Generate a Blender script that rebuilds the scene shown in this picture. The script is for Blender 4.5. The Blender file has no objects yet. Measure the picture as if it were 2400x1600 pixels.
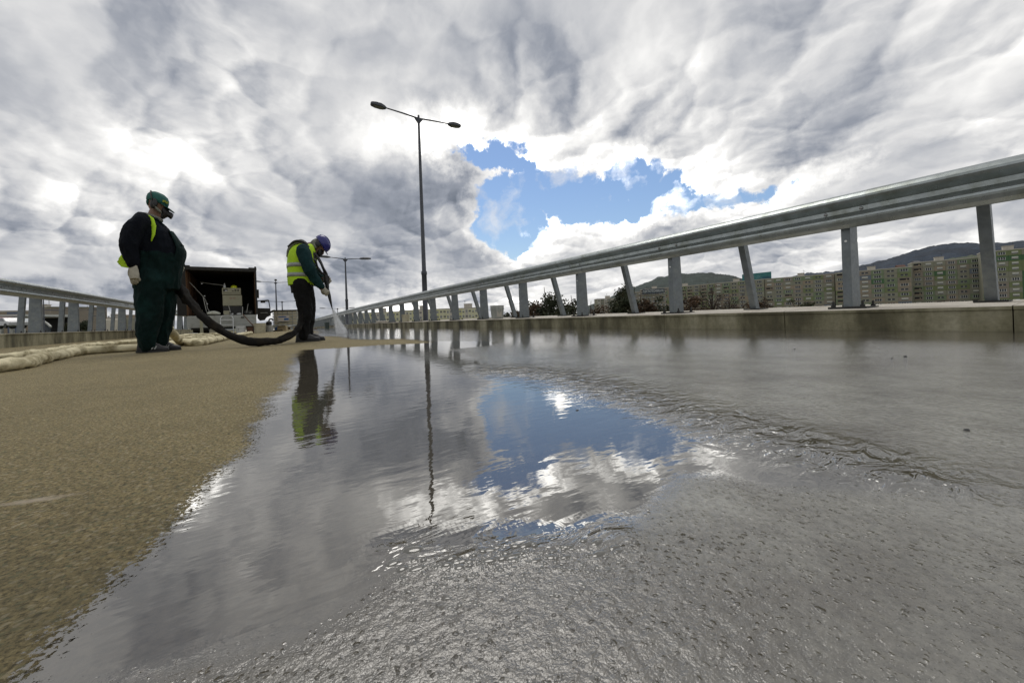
import bpy, bmesh, math, random
import numpy as np
from mathutils import Vector, Matrix, noise as mnoise

S = bpy.context.scene
COL = S.collection
R = math.radians
rnd = random.Random(7)

# ------------------------------------------------------------------ camera
CAM_H = 0.25
FPX = 890.0                       # focal length in pixels of a 2400 px wide frame
CY = 741.0                         # height of the lens axis in the frame (the view is shifted, not tipped)
YAW, PITCH, ROLL = R(32.1), 0.0, R(2.05)
Fv = Vector((math.sin(YAW) * math.cos(PITCH), math.cos(YAW) * math.cos(PITCH), math.sin(PITCH)))
Rv = Vector((math.cos(YAW), -math.sin(YAW), 0))
Uv = Rv.cross(Fv)
R2 = Rv * math.cos(ROLL) - Uv * math.sin(ROLL)
U2 = Uv * math.cos(ROLL) + Rv * math.sin(ROLL)
CAM = Vector((0, 0, CAM_H))
cam_d = bpy.data.cameras.new("camera")
cam = bpy.data.objects.new("camera", cam_d)
COL.objects.link(cam)
m = Matrix((R2, U2, -Fv)).transposed().to_4x4()
m.translation = CAM
cam.matrix_world = m
cam_d.sensor_width = 36
cam_d.lens = FPX / 2400 * 36
cam_d.shift_y = (CY - 800) / 2400
cam_d.clip_start = 0.02
cam_d.clip_end = 20000
S.camera = cam


def ray(px, py):                  # direction of a point of the photograph, in the world
    return Fv + R2 * ((px - 1200) / FPX) + U2 * ((CY - py) / FPX)


def at(px, py, depth):            # world point at a distance in front of the camera
    return CAM + ray(px, py) * depth


def zg(y):                        # the deck has a slight crest
    return -0.00014 * y * y if y > 0 else 0.0


def cx(y):                        # and bends left far away
    return -0.0009 * (y - 45) ** 2 if y > 45 else 0.0


def ground(px, py, h=0.0):        # where that point meets the deck (or a plane h above it)
    d = ray(px, py)
    t = 1.0
    z = h
    for _ in range(12):
        if d.z >= -1e-4:
            t = 120 / max(d.y, .1); break
        t = (z - CAM.z) / d.z
        if t * d.y > 140: t = 140 / d.y
        z = h + zg(t * d.y)
    p = CAM + d * t
    return Vector((p.x, p.y, h + zg(p.y)))


def azel(px, py):
    d = ray(px, py).normalized()
    return math.atan2(d.x, d.y), math.asin(d.z)


# ------------------------------------------------------------------ sky, sun, exposure
SUN_AZ, SUN_EL = azel(1010, 250)
world = bpy.data.worlds.new("World")
S.world = world
world.use_nodes = True
NT = world.node_tree
NT.nodes.clear()


class N:                           # tiny node builder
    dim = None
    def __init__(s, tree): s.t = tree

    def put(s, sock, v):
        if v is None: return
        if hasattr(v, 'is_output') or isinstance(v, bpy.types.NodeSocket): s.t.links.new(v, sock)
        else: sock.default_value = v

    def m(s, op, a, b=None, c=None, clamp=False):
        n = s.t.nodes.new('ShaderNodeMath'); n.operation = op; n.use_clamp = clamp
        for i, v in enumerate((a, b, c)): s.put(n.inputs[i], v)
        return n.outputs[0]

    def v(s, op, a, b=None, scale=None):
        n = s.t.nodes.new('ShaderNodeVectorMath'); n.operation = op
        s.put(n.inputs[0], a); s.put(n.inputs[1], b)
        if scale is not None: s.put(n.inputs['Scale'], scale)
        return n.outputs['Value'] if op in ('LENGTH', 'DOT_PRODUCT', 'DISTANCE') else n.outputs[0]

    def sep(s, a):
        n = s.t.nodes.new('ShaderNodeSeparateXYZ'); s.put(n.inputs[0], a); return n.outputs

    def comb(s, x, y, z=0.0):
        n = s.t.nodes.new('ShaderNodeCombineXYZ')
        for i, v in enumerate((x, y, z)): s.put(n.inputs[i], v)
        return n.outputs[0]

    def noise(s, vec, scale, detail=4, rough=.5, dist=0.0, lac=2.0, color=False, dim='3D'):
        n = s.t.nodes.new('ShaderNodeTexNoise'); n.noise_dimensions = s.dim or dim
        s.put(n.inputs['Vector'], vec); s.put(n.inputs['Scale'], scale)
        n.inputs['Detail'].default_value = detail; n.inputs['Roughness'].default_value = rough
        n.inputs['Distortion'].default_value = dist; n.inputs['Lacunarity'].default_value = lac
        return n.outputs['Color' if color else 'Fac']

    def vor(s, vec, scale, feature='F1', smooth=None, out='Distance', rand=1.0):
        n = s.t.nodes.new('ShaderNodeTexVoronoi'); n.feature = feature
        s.put(n.inputs['Vector'], vec); s.put(n.inputs['Scale'], scale)
        n.inputs['Randomness'].default_value = rand
        if smooth is not None: n.inputs['Smoothness'].default_value = smooth
        return n.outputs[out]

    def mapr(s, v, a, b, c=0.0, d=1.0, kind='LINEAR', clamp=True):
        n = s.t.nodes.new('ShaderNodeMapRange'); n.interpolation_type = kind; n.clamp = clamp
        for i, q in enumerate((v, a, b, c, d)): s.put(n.inputs[i], q)
        return n.outputs[0]

    def ramp(s, v, stops, interp='LINEAR'):
        n = s.t.nodes.new('ShaderNodeValToRGB'); s.put(n.inputs[0], v)
        cr = n.color_ramp; cr.interpolation = interp
        while len(cr.elements) > 1: cr.elements.remove(cr.elements[-1])
        for i, (p, c) in enumerate(stops):
            e = cr.elements[0] if i == 0 else cr.elements.new(p)
            e.position = p; e.color = (*c, 1)
        return n.outputs[0]

    def mix(s, f, a, b, kind='RGBA', blend='MIX'):
        n = s.t.nodes.new('ShaderNodeMix'); n.data_type = kind; n.blend_type = blend
        s.put(n.inputs[0], f)
        i = {'RGBA': 6, 'FLOAT': 2, 'VECTOR': 4}[kind]
        s.put(n.inputs[i], a if not isinstance(a, tuple) else (*a[:3], 1)); s.put(n.inputs[i + 1], b if not isinstance(b, tuple) else (*b[:3], 1))
        return n.outputs[{'RGBA': 2, 'FLOAT': 0, 'VECTOR': 1}[kind]]

    def mapping(s, v, loc=(0, 0, 0), rot=(0, 0, 0), sc=(1, 1, 1), kind='TEXTURE'):
        n = s.t.nodes.new('ShaderNodeMapping'); n.vector_type = kind
        s.put(n.inputs[0], v); n.inputs[1].default_value = loc; n.inputs[2].default_value = rot; n.inputs[3].default_value = sc
        return n.outputs[0]


w = N(NT); w.dim = '2D'
tc = NT.nodes.new('ShaderNodeTexCoord').outputs['Generated']
dx, dy, dz = w.sep(tc)[:]
zz = w.m('MAXIMUM', dz, 0.0)
AZ = w.m('ARCTAN2', dx, dy)
EL = w.m('ARCSINE', dz)
UV0 = w.comb(AZ, EL)
inv = w.m('DIVIDE', 1.0, w.m('ADD', zz, 0.42))
P = w.comb(w.m('MULTIPLY', dx, inv), w.m('MULTIPLY', dy, inv))
warp = w.v('SUBTRACT', w.noise(P, 1.6, 3, .5, color=True), (0.5, 0.5, 0.5))
Pw = w.v('ADD', P, w.v('SCALE', warp, scale=0.16))
warp_fine = w.v('SUBTRACT', w.noise(UV0, 7.0, 6, .62, color=True), (0.5, 0.5, 0.5))
UVw = w.v('ADD', UV0, w.v('SCALE', warp_fine, scale=0.16))
UVs = w.v('ADD', UV0, w.v('SCALE', warp_fine, scale=0.08))


def ell(px, py, rx, ry, rot=0.0, src=None):
    a0, e0 = azel(px, py)
    ax = (azel(px + rx, py)[0] - azel(px - rx, py)[0]) / 2
    ey = (azel(px, py - ry)[1] - azel(px, py + ry)[1]) / 2
    return w.v('LENGTH', w.mapping(src or UVw, (a0, e0, 0), (0, 0, R(rot)), (abs(ax), abs(ey), 1)))


def total(vals):
    o = vals[0]
    for v in vals[1:]: o = w.m('ADD', o, v)
    return o


# cloud deck: light and dark masses where they stand in the sky
BLOBS = [  # px, py, rx, ry, rotation, amount
    (1000, 310, 250, 75, 10, .62), (1180, 340, 220, 70, 0, .35), (350, 370, 190, 85, -15, .40),
    (230, 470, 200, 60, -10, .28), (1680, 390, 240, 130, 35, .36), (1480, 370, 200, 60, 10, .30),
    (1420, 530, 300, 50, 12, .42), (1800, 500, 300, 60, 15, .34), (1240, 620, 160, 90, 0, .22), (2200, 470, 300, 140, 20, .20),
    (980, 705, 170, 34, 8, .42), (1350, 680, 260, 50, 0, .25), (2350, 560, 120, 70, 20, .4), (1900, 640, 260, 50, 14, .35), (420, 590, 260, 70, 0, .14),
    (2300, 80, 420, 260, 0, .22), (1650, 80, 330, 170, 20, .16), (650, 330, 200, 120, 0, .10),
    (1060, 440, 160, 90, 20, -.55), (860, 480, 260, 110, 0, -.30), (1000, 600, 260, 75, 0, -.26), (800, 620, 220, 70, 0, -.22),
    (2020, 220, 230, 90, 32, -.27), (1960, 300, 170, 60, 20, -.14), (1500, 300, 90, 60, 30, -.24), (1330, 250, 130, 110, 0, -.05),
    (880, 120, 330, 130, 10, -.20), (1250, 120, 250, 100, 0, -.12), (200, 690, 460, 38, 3, -.40), (80, 520, 240, 40, -5, -.22),
    (700, 700, 300, 40, 0, -.20), (1560, 545, 150, 36, 12, -.30), (120, 180, 300, 120, 0, -.06), (2200, 640, 240, 40, 18, -.14), (2120, 560, 260, 40, 16, -.20),
]
acc = [w.mapr(ell(a, b, c * 1.25, d * 1.25, e), 0.0, 1.0, f, 0.0, 'SMOOTHSTEP') for a, b, c, d, e, f in BLOBS]
BASE = w.m('ADD', total(acc), 0.40)

SUN_EL2 = R(62)
sd = Vector((math.sin(SUN_AZ) * math.cos(SUN_EL), math.cos(SUN_AZ) * math.cos(SUN_EL), math.sin(SUN_EL)))
sp = (sd.x / (sd.z + .42), sd.y / (sd.z + .42), 0)
tosun = w.v('SUBTRACT', sp, Pw)
tosun = w.v('NORMALIZE', tosun)


def puffs(src, scale, dist, smooth=.7):
    q = w.v('ADD', src, w.v('SCALE', tosun, scale=dist)) if dist else src
    n = NT.nodes.new('ShaderNodeTexVoronoi'); n.feature = 'F1'; n.voronoi_dimensions = '2D'
    w.put(n.inputs['Vector'], q); n.inputs['Scale'].default_value = scale
    d2 = w.m('MULTIPLY', n.outputs['Distance'], n.outputs['Distance'])
    f = w.noise(q, scale * .9, 6, .50)
    return w.m('ADD', w.m('MULTIPLY', d2, -0.85), f)


wf = w.v('SUBTRACT', w.noise(P, 6.0, 5, .6, color=True), (0.5, 0.5, 0.5))
Pd = w.v('ADD', Pw, w.v('SCALE', wf, scale=0.06))
na = puffs(Pd, 3.4, 0.0)
nb = puffs(Pd, 3.4, 0.045)
relief = w.m('SUBTRACT', na, nb)
pf = w.mapping(Pd, (.3, .7, 0), (0, 0, R(25)), (1.0, 1.15, 1))
nc = puffs(pf, 11.0, 0.0)
nd = puffs(pf, 11.0, 0.018)
fine = w.m('SUBTRACT', nc, nd)
calmer = w.mapr(w.noise(P, 2.3, 2, .5), .38, .62, .45, 1.15)
v = total([BASE, w.m('MULTIPLY', na, -0.55), w.m('MULTIPLY', w.m('ADD', w.m('MULTIPLY', relief, 1.15), w.m('MULTIPLY', fine, 0.80)), calmer)])
v = w.m('ADD', v, 0.28)

# the gap in the clouds
HOLE = [(1150, 365, 95, 34, 0), (1220, 392, 85, 34, -25), (1270, 452, 120, 70, 0), (1205, 530, 90, 72, 0), (1170, 470, 70, 70, 0), (1370, 470, 150, 68, 4),
        (1470, 425, 85, 62, 0), (1510, 465, 130, 50, 5), (1630, 474, 140, 28, 6), (1765, 460, 130, 24, 8)]
hf = None
for a, b, c, d, e in HOLE:
    q = w.m('SUBTRACT', 1.0, ell(a, b, c, d, e, UVs))
    q = w.m('MULTIPLY', q, min(c, d) / 60)
    hf = q if hf is None else w.m('MAXIMUM', hf, q)
en = w.noise(UV0, 20.0, 9, .66)
hf = w.m('ADD', hf, w.m('MULTIPLY', w.m('SUBTRACT', en, 0.5), 0.95))
hole = w.mapr(hf, 0.0, 0.20, 0, 1, 'SMOOTHSTEP')
hole = w.m('MULTIPLY', hole, w.mapr(w.noise(UVs, 9, 6, .6), .50, .72, 1.0, .45))
rim = w.m('MULTIPLY', w.mapr(hf, -0.50, 0.0, 0, 1, 'SMOOTHSTEP'), 0.36)
v = w.m('ADD', v, rim)

cloud = w.ramp(w.mapr(v, -0.1, 1.3), [(0.0, (.17, .195, .24)), (.18, (.31, .335, .39)), (.34, (.50, .515, .55)), (.52, (.73, .73, .735)), (.72, (1.0, .99, .97)), (.84, (1.9, 1.87, 1.8)), (1.0, (4.2, 4.1, 3.9))])
sky = NT.nodes.new('ShaderNodeTexSky')
sky.sky_type = 'NISHITA'
sky.sun_disc = False
sky.sun_elevation = SUN_EL2
sky.sun_rotation = SUN_AZ
sky.air_density = 1.3
sky.dust_density = 0.3
sky.ozone_density = 2.5
skyc = w.mix(1.0, sky.outputs[0], (0.95, 0.98, 1.08), blend='MULTIPLY')
cl10 = w.v('SCALE', cloud, scale=10.0)
col = w.mix(hole, cl10, skyc)
gmix = w.mapr(dz, -0.02, 0.0)
col = w.mix(gmix, (1.2, 1.15, 1.0), col)
bg = NT.nodes.new('ShaderNodeBackground')
NT.links.new(col, bg.inputs[0])
bg.inputs[1].default_value = 0.10
ow = NT.nodes.new('ShaderNodeOutputWorld')
NT.links.new(bg.outputs[0], ow.inputs[0])
world.cycles.sampling_method = 'MANUAL'
world.cycles.sample_map_resolution = 512

sun_d = bpy.data.lights.new("sun", 'SUN')
sun_d.energy = 1.0
sun_d.angle = R(28)
sun_d.color = (1.0, 0.96, 0.90)
sun = bpy.data.objects.new("sun", sun_d)
COL.objects.link(sun)
sdl = Vector((math.sin(SUN_AZ) * math.cos(SUN_EL2), math.cos(SUN_AZ) * math.cos(SUN_EL2), math.sin(SUN_EL2)))
sun.rotation_euler = (-sdl).to_track_quat('-Z', 'Y').to_euler()
sun.location = sdl * 50

S.view_settings.view_transform = 'Standard'
S.view_settings.look = 'None'
S.view_settings.exposure = 0
S.view_settings.gamma = 1
S.view_settings.use_curve_mapping = False
S.cycles.max_bounces = 6
S.cycles.use_denoising = True

# ------------------------------------------------------------------ helpers
class MB:                          # collects faces, links them as ONE mesh object
    def __init__(s): s.v = []; s.f = []; s.m = []; s.cur = 0; s.smooth = []; s.sm = False

    def add(s, vs, fs):
        o = len(s.v); s.v += [tuple(q) for q in vs]
        for f in fs: s.f.append([o + i for i in f]); s.m.append(s.cur); s.smooth.append(s.sm)

    def box(s, c, size, M=None, taper=1.0, taper_y=None):
        x, y, z = [q / 2 for q in size]
        ty = taper if taper_y is None else taper_y
        vs = [Vector((sx * x * (taper if sz > 0 else 1), sy * y * (ty if sz > 0 else 1), sz * z)) for sz in (-1, 1) for sy in (-1, 1) for sx in (-1, 1)]
        if M is not None: vs = [M @ q for q in vs]
        vs = [q + Vector(c) for q in vs]
        s.add(vs, [(0, 2, 3, 1), (4, 5, 7, 6), (0, 1, 5, 4), (2, 6, 7, 3), (0, 4, 6, 2), (1, 3, 7, 5)])
        return s

    def tube(s, pts, rad, n=10, caps=True, flat=1.0, up=(0, 0, 1)):
        pts = [Vector(p) for p in pts]
        rad = rad if hasattr(rad, '__len__') else [rad] * len(pts)
        rings = []
        prev = None
        for i, p in enumerate(pts):
            t = (pts[min(i + 1, len(pts) - 1)] - pts[max(i - 1, 0)]).normalized()
            if prev is None:
                a = Vector(up) if abs(t.dot(Vector(up))) < .95 else Vector((1, 0, 0))
                b = t.cross(a).normalized()
            else:
                b = (prev - t * prev.dot(t)).normalized()
            prev = b
            a = b.cross(t).normalized()
            rings.append([p + (b * math.cos(k * 2 * math.pi / n) + a * math.sin(k * 2 * math.pi / n) * flat) * rad[i] for k in range(n)])
        vs = [q for r in rings for q in r]
        fs = [(i * n + k, i * n + (k + 1) % n, (i + 1) * n + (k + 1) % n, (i + 1) * n + k) for i in range(len(pts) - 1) for k in range(n)]
        if caps:
            fs += [tuple(reversed(range(n))), tuple((len(pts) - 1) * n + k for k in range(n))]
        s.add(vs, fs); return s

    def limb(s, pts, rad, n=14, flat=1.0, sub=4):   # round-ended limb through joints
        P_ = [Vector(p) for p in pts]; out = []; rr = []
        for i in range(len(P_) - 1):
            for k in range(sub):
                t = k / sub
                out.append(P_[i].lerp(P_[i + 1], t)); rr.append(rad[i] * (1 - t) + rad[i + 1] * t)
        out.append(P_[-1]); rr.append(rad[-1])
        for _ in range(2):
            o2 = list(out)
            for i in range(1, len(out) - 1): o2[i] = (out[i - 1] + out[i] * 2 + out[i + 1]) / 4
            out = o2
        d0 = (out[0] - out[1]).normalized(); d1 = (out[-1] - out[-2]).normalized()
        A = [out[0] + d0 * rr[0] * q for q in (.98, .8, .45)]; B = [out[-1] + d1 * rr[-1] * q for q in (.45, .8, .98)]
        ra = [rr[0] * q for q in (.2, .6, .89)]; rb = [rr[-1] * q for q in (.89, .6, .2)]
        return s.tube(A + out + B, ra + rr + rb, n, True, flat)

    def lathe(s, prof, n=16, c=(0, 0, 0), M=None, caps=True):
        vs = []
        for r, z in prof:
            for k in range(n):
                q = Vector((r * math.cos(2 * math.pi * k / n), r * math.sin(2 * math.pi * k / n), z))
                if M is not None: q = M @ q
                vs.append(q + Vector(c))
        L = len(prof)
        fs = [(i * n + k, i * n + (k + 1) % n, (i + 1) * n + (k + 1) % n, (i + 1) * n + k) for i in range(L - 1) for k in range(n)]
        if caps: fs += [tuple(reversed(range(n))), tuple((L - 1) * n + k for k in range(n))]
        s.add(vs, fs); return s

    def loft(s, rings, n=28, p=2.4):   # rings: (ca, cb, z, ra, rb) horizontal super-ellipses
        vs = []
        for ca, cb, z, ra, rb in rings:
            for k in range(n):
                t = 2 * math.pi * k / n; c, q = math.cos(t), math.sin(t)
                vs.append((ca + ra * math.copysign(abs(c) ** (2 / p), c), cb + rb * math.copysign(abs(q) ** (2 / p), q), z))
        L = len(rings)
        fs = [(i * n + k, i * n + (k + 1) % n, (i + 1) * n + (k + 1) % n, (i + 1) * n + k) for i in range(L - 1) for k in range(n)]
        fs += [tuple(reversed(range(n))), tuple((L - 1) * n + k for k in range(n))]
        s.add(vs, fs); return s

    def prism(s, outline, y0, y1, axis='y', off=(0, 0, 0)):   # outline in the plane across the axis
        vs = []
        for t in (y0, y1):
            for a, b in outline:
                q = {'y': (a, t, b), 'x': (t, a, b), 'z': (a, b, t)}[axis]
                vs.append(Vector(q) + Vector(off))
        n = len(outline)
        fs = [(k, (k + 1) % n, n + (k + 1) % n, n + k) for k in range(n)] + [tuple(reversed(range(n))), tuple(range(n, 2 * n))]
        s.add(vs, fs); return s

    def ball(s, c, r, n=12, sc=(1, 1, 1), M=None):
        prof = [(max(math.sin(math.pi * i / 8), .02) * r, -math.cos(math.pi * i / 8) * r) for i in range(9)]
        MM = Matrix.Diagonal(Vector(sc)) if M is None else M @ Matrix.Diagonal(Vector(sc))
        return s.lathe(prof, n, c, MM)

    def mesh(s, name, mats, fix=True):
        me = bpy.data.meshes.new(name)
        me.from_pydata(s.v, [], s.f)
        for mm in (mats if isinstance(mats, (list, tuple)) else [mats]): me.materials.append(mm)
        me.polygons.foreach_set('material_index', s.m)
        me.polygons.foreach_set('use_smooth', s.smooth)
        if fix and len(s.f) < 60000:
            b = bmesh.new(); b.from_mesh(me); bmesh.ops.recalc_face_normals(b, faces=b.faces); b.to_mesh(me); b.free()
        return me

    def build(s, name, mats, parent=None, smooth=False):
        if smooth: s.smooth = [True] * len(s.f)
        return link(name, s.mesh(name, mats), parent)


def link(name, me, parent=None, loc=None, rot=None):
    o = bpy.data.objects.new(name, me); COL.objects.link(o)
    if parent is not None: o.parent = parent
    if loc is not None: o.location = loc
    if rot is not None: o.rotation_euler = rot
    return o


def tag(o, label, cat, group=None, kind=None):
    if label: o['label'] = label
    if cat: o['category'] = cat
    if group: o['group'] = group
    if kind: o['kind'] = kind
    return o


def thing(name, label, cat, loc=(0, 0, 0), rz=0.0, group=None):
    o = bpy.data.objects.new(name, None); COL.objects.link(o)
    o.location = loc; o.rotation_euler = (0, 0, rz); o.empty_display_size = .2
    return tag(o, label, cat, group)


def struct(o): o['kind'] = 'structure'; return o


def smooth_edges(o, w_=0.01, seg=2):
    b = o.modifiers.new('bevel', 'BEVEL'); b.width = w_; b.segments = seg; b.limit_method = 'ANGLE'
    return o


def fuse(mb, voxel, it=3, wrinkle=0.0, wscale=8.0, seed=0):
    """One continuous surface out of overlapping limbs."""
    me = mb.mesh('tmp', [], True)
    o = bpy.data.objects.new('tmp', me); COL.objects.link(o)
    r_ = o.modifiers.new('r', 'REMESH'); r_.mode = 'VOXEL'; r_.voxel_size = voxel
    if it:
        q = o.modifiers.new('s', 'SMOOTH'); q.iterations = it; q.factor = .5
    dg = bpy.context.evaluated_depsgraph_get(); dg.update()
    out = bpy.data.meshes.new_from_object(o.evaluated_get(dg))
    bpy.data.objects.remove(o)
    n = len(out.vertices)
    if wrinkle:
        out.calc_loop_triangles()
        co = np.empty(n * 3); out.vertices.foreach_get('co', co); co = co.reshape(-1, 3)
        no = np.array([v_.normal[:] for v_ in out.vertices])
        d = np.array([mnoise.fractal(Vector((a * wscale + seed, b * wscale, c * wscale * .55)), 1.0, 2.0, 3) for a, b, c in co])
        d = (np.abs(d) ** .8) * -1 + .25
        co += no * (d * wrinkle)[:, None]
        out.vertices.foreach_set('co', co.ravel())
    out.polygons.foreach_set('use_smooth', [True] * len(out.polygons))
    out.update()
    return out


# ------------------------------------------------------------------ materials
def mat(name, color, rough=.8, metal=0.0, var=.15, scale=6.0, bump=0.0, bscale=40.0, spec=None, dirt=None, dscale=3.0, coat=0.0, alpha=None, trans=0.0):
    M_ = bpy.data.materials.new(name); M_.use_nodes = True
    t = M_.node_tree; b = t.nodes['Principled BSDF']; n = N(t)
    co = t.nodes.new('ShaderNodeTexCoord').outputs['Object']
    f = n.noise(co, scale, 5, .6)
    k = n.mapr(f, .25, .75, 1 - var, 1 + var)
    c = n.v('SCALE', (*color[:3],), scale=k)
    if dirt:
        f2 = n.noise(co, dscale, 7, .65)
        c = n.mix(n.mapr(f2, .48, .68), c, (*dirt, 1))
    t.links.new(c, b.inputs['Base Color'])
    t.links.new(n.mapr(n.noise(co, scale * 2.3, 4, .6), .3, .7, max(rough - .08, .02), min(rough + .08, 1)), b.inputs['Roughness'])
    b.inputs['Metallic'].default_value = metal
    if spec is not None: b.inputs['Specular IOR Level'].default_value = spec
    if coat: b.inputs['Coat Weight'].default_value = coat
    if trans: b.inputs['Transmission Weight'].default_value = trans
    if bump:
        bn = t.nodes.new('ShaderNodeBump'); bn.inputs['Distance'].default_value = bump; bn.inputs['Strength'].default_value = 1
        t.links.new(n.noise(co, bscale, 5, .6), bn.inputs['Height']); t.links.new(bn.outputs[0], b.inputs['Normal'])
    return M_


M = {}
M['galv'] = mat('galvanised_steel', (.33, .36, .355), .32, .8, .18, 9, .00015, 40, dirt=(.24, .26, .23), dscale=5)
M['galv_post'] = mat('galvanised_post', (.17, .19, .20), .5, .55, .22, 14, .0006, 60, dirt=(.22, .24, .23), dscale=9)
M['bolt'] = mat('bolt_steel', (.30, .30, .29), .35, .9, .1)
M['dark_iron'] = mat('dark_iron', (.03, .03, .028), .6, .3, .2)
M['lamp'] = mat('lamp_paint', (.06, .065, .075), .5, .3, .15)
M['lamp_glass'] = mat('lamp_glass', (.16, .16, .14), .2, 0, .1)
M['conc_top'] = mat('concrete_top', (.48, .44, .37), .85, 0, .12, 5, .002, 30, dirt=(.36, .32, .26), dscale=2)

# kerb concrete with mossy, rusty stains running along it
M_ = bpy.data.materials.new('kerb_concrete'); M_.use_nodes = True; t = M_.node_tree; b = t.nodes['Principled BSDF']; n = N(t)
wp = t.nodes.new('ShaderNodeNewGeometry').outputs['Position']
st = n.noise(n.mapping(wp, (0, 0, 0), (0, 0, 0), (1, 1, .35), 'POINT'), 2.2, 7, .62)
c = n.ramp(st, [(.34, (.045, .040, .024)), (.44, (.115, .103, .058)), (.54, (.24, .22, .135)), (.68, (.40, .37, .26))])
c = n.mix(n.mapr(n.noise(wp, 30, 4, .6), .35, .7, 0, .35), c, (.09, .085, .05))
t.links.new(c, b.inputs['Base Color']); b.inputs['Roughness'].default_value = .85
bn = t.nodes.new('ShaderNodeBump'); bn.inputs['Distance'].default_value = .004
t.links.new(n.noise(wp, 28, 6, .65), bn.inputs['Height']); t.links.new(bn.outputs[0], b.inputs['Normal'])
M['kerb'] = M_

# dry coated road: sharp grit in a tan binder
M_ = bpy.data.materials.new('gritty_road'); M_.use_nodes = True; t = M_.node_tree; b = t.nodes['Principled BSDF']; n = N(t)
wp = t.nodes.new('ShaderNodeNewGeometry').outputs['Position']
big = n.m('ADD', n.m('MULTIPLY', n.noise(wp, .9, 5, .6), .6), n.m('MULTIPLY', n.noise(wp, 7, 5, .65), .4))
c = n.ramp(big, [(.3, (.20, .155, .068)), (.5, (.28, .222, .102)), (.7, (.35, .285, .140))])
gr = n.noise(wp, 170, 6, .8)
grc = n.vor(wp, 230, out='Color')
c = n.mix(n.mapr(n.noise(wp, 55, 5, .75), .36, .52, .55, 0), c, (.085, .070, .032))
c = n.mix(n.mapr(gr, .40, .54, .95, 0), c, (.030, .024, .010))
c = n.mix(n.mapr(gr, .58, .68, 0, .5), c, (.62, .54, .32))
gv = n.sep(grc)[0]
c = n.mix(n.mapr(gv, .86, .97, 0, .5), c, (.40, .35, .24))
c = n.mix(n.mapr(gv, .14, .04, 0, .45), c, (.10, .13, .075))
near_shade = n.mapr(n.v('DISTANCE', wp, (-.35, .35, 0)), .15, .75, .55, 0, 'SMOOTHSTEP')  # near grit darkened in colour for the shade in its crevices
c = n.mix(n.m('MULTIPLY', near_shade, n.mapr(n.noise(wp, 12, 5, .65), .3, .6)), c, (.075, .066, .034))
# pale dried smears
_g = ground(75, 1172)
sm_ = n.mapping(wp, (_g.x, _g.y, 0), (0, 0, R(-14)), (.055, .010, 1))
smear = n.mapr(n.v('LENGTH', n.v('ADD', sm_, n.v('SCALE', n.v('SUBTRACT', n.noise(wp, 30, 4, .6, color=True), (.5, .5, .5)), scale=2.0))), .2, 1.3, .75, 0)
c = n.mix(smear, c, (.42, .36, .28))
t.links.new(c, b.inputs['Base Color']); b.inputs['Roughness'].default_value = .85
b.inputs['Specular IOR Level'].default_value = .35
hgt = n.m('ADD', n.m('MULTIPLY', n.vor(wp, 260), -.5), n.m('MULTIPLY', gr, 1.3))
bn = t.nodes.new('ShaderNodeBump'); bn.inputs['Distance'].default_value = .0030; bn.inputs['Strength'].default_value = .9
t.links.new(hgt, bn.inputs['Height']); t.links.new(bn.outputs[0], b.inputs['Normal'])
M['road'] = M_

# water film on the sealed coat
M_ = bpy.data.materials.new('wet_film'); M_.use_nodes = True; t = M_.node_tree; b = t.nodes['Principled BSDF']; n = N(t)
wp = t.nodes.new('ShaderNodeNewGeometry').outputs['Position']
def attr(nm):
    a = t.nodes.new('ShaderNodeAttribute'); a.attribute_name = nm; return a.outputs['Fac']
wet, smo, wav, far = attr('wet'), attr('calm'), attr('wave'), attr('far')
big = n.noise(wp, 1.3, 5, .6)
c = n.ramp(big, [(.3, (.050, .044, .033)), (.6, (.080, .071, .054))])
gr = n.noise(wp, 140, 5, .65)
c = n.mix(smo, n.v('SCALE', n.mix(n.mapr(n.m('ADD', n.m('MULTIPLY', n.noise(wp, 5, 6, .65), .6), n.m('MULTIPLY', n.noise(wp, 1.1, 4, .6), .4)), .40, .60), (.060, .054, .042), (.150, .147, .125)), scale=1.9), c)  # paler where not calm: reflected sky brightness put into the base colour
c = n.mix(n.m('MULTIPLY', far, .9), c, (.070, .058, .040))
c = n.mix(n.mapr(gr, .35, .6, .5, 0), c, (.030, .027, .020))
t.links.new(c, b.inputs['Base Color'])
t.links.new(n.mapr(smo, 0, .8, 2.0, 2.4), b.inputs['IOR'])
rough = n.mapr(smo, 0, .8, .055, .02)
t.links.new(rough, b.inputs['Roughness'])
rough_m = n.m('SUBTRACT', 1.0, smo)
# pebbly skin where the film is thin
def grains(scale, rmax, keep):
    vn = t.nodes.new('ShaderNodeTexVoronoi'); vn.feature = 'F1'; t.links.new(wj, vn.inputs['Vector']); vn.inputs['Scale'].default_value = scale
    r_ = n.mapr(n.sep(vn.outputs['Color'])[0], keep, 1.0, 0.0, rmax)
    q_ = n.m('DIVIDE', n.m('MAXIMUM', n.m('SUBTRACT', r_, vn.outputs['Distance']), 0.0), rmax)
    return n.mapr(q_, 0, .8, 0, 1, 'SMOOTHSTEP')
wj = n.v('ADD', wp, n.v('SCALE', n.v('SUBTRACT', n.noise(wp, 60, 3, .6, color=True), (.5, .5, .5)), scale=.012))
patch_ = n.mapr(n.noise(wp, 6, 4, .6), .35, .62, .25, 1.0)
g1 = n.m('ADD', n.m('MULTIPLY', grains(150, .50, .30), 1.5), n.m('MULTIPLY', grains(230, .55, .25), .8))
g1 = n.m('ADD', n.m('MULTIPLY', g1, patch_), n.m('MULTIPLY', n.noise(wp, 70, 5, .62), 1.7))
g1 = n.m('MULTIPLY', n.m('MULTIPLY', g1, rough_m), .0019)
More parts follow.
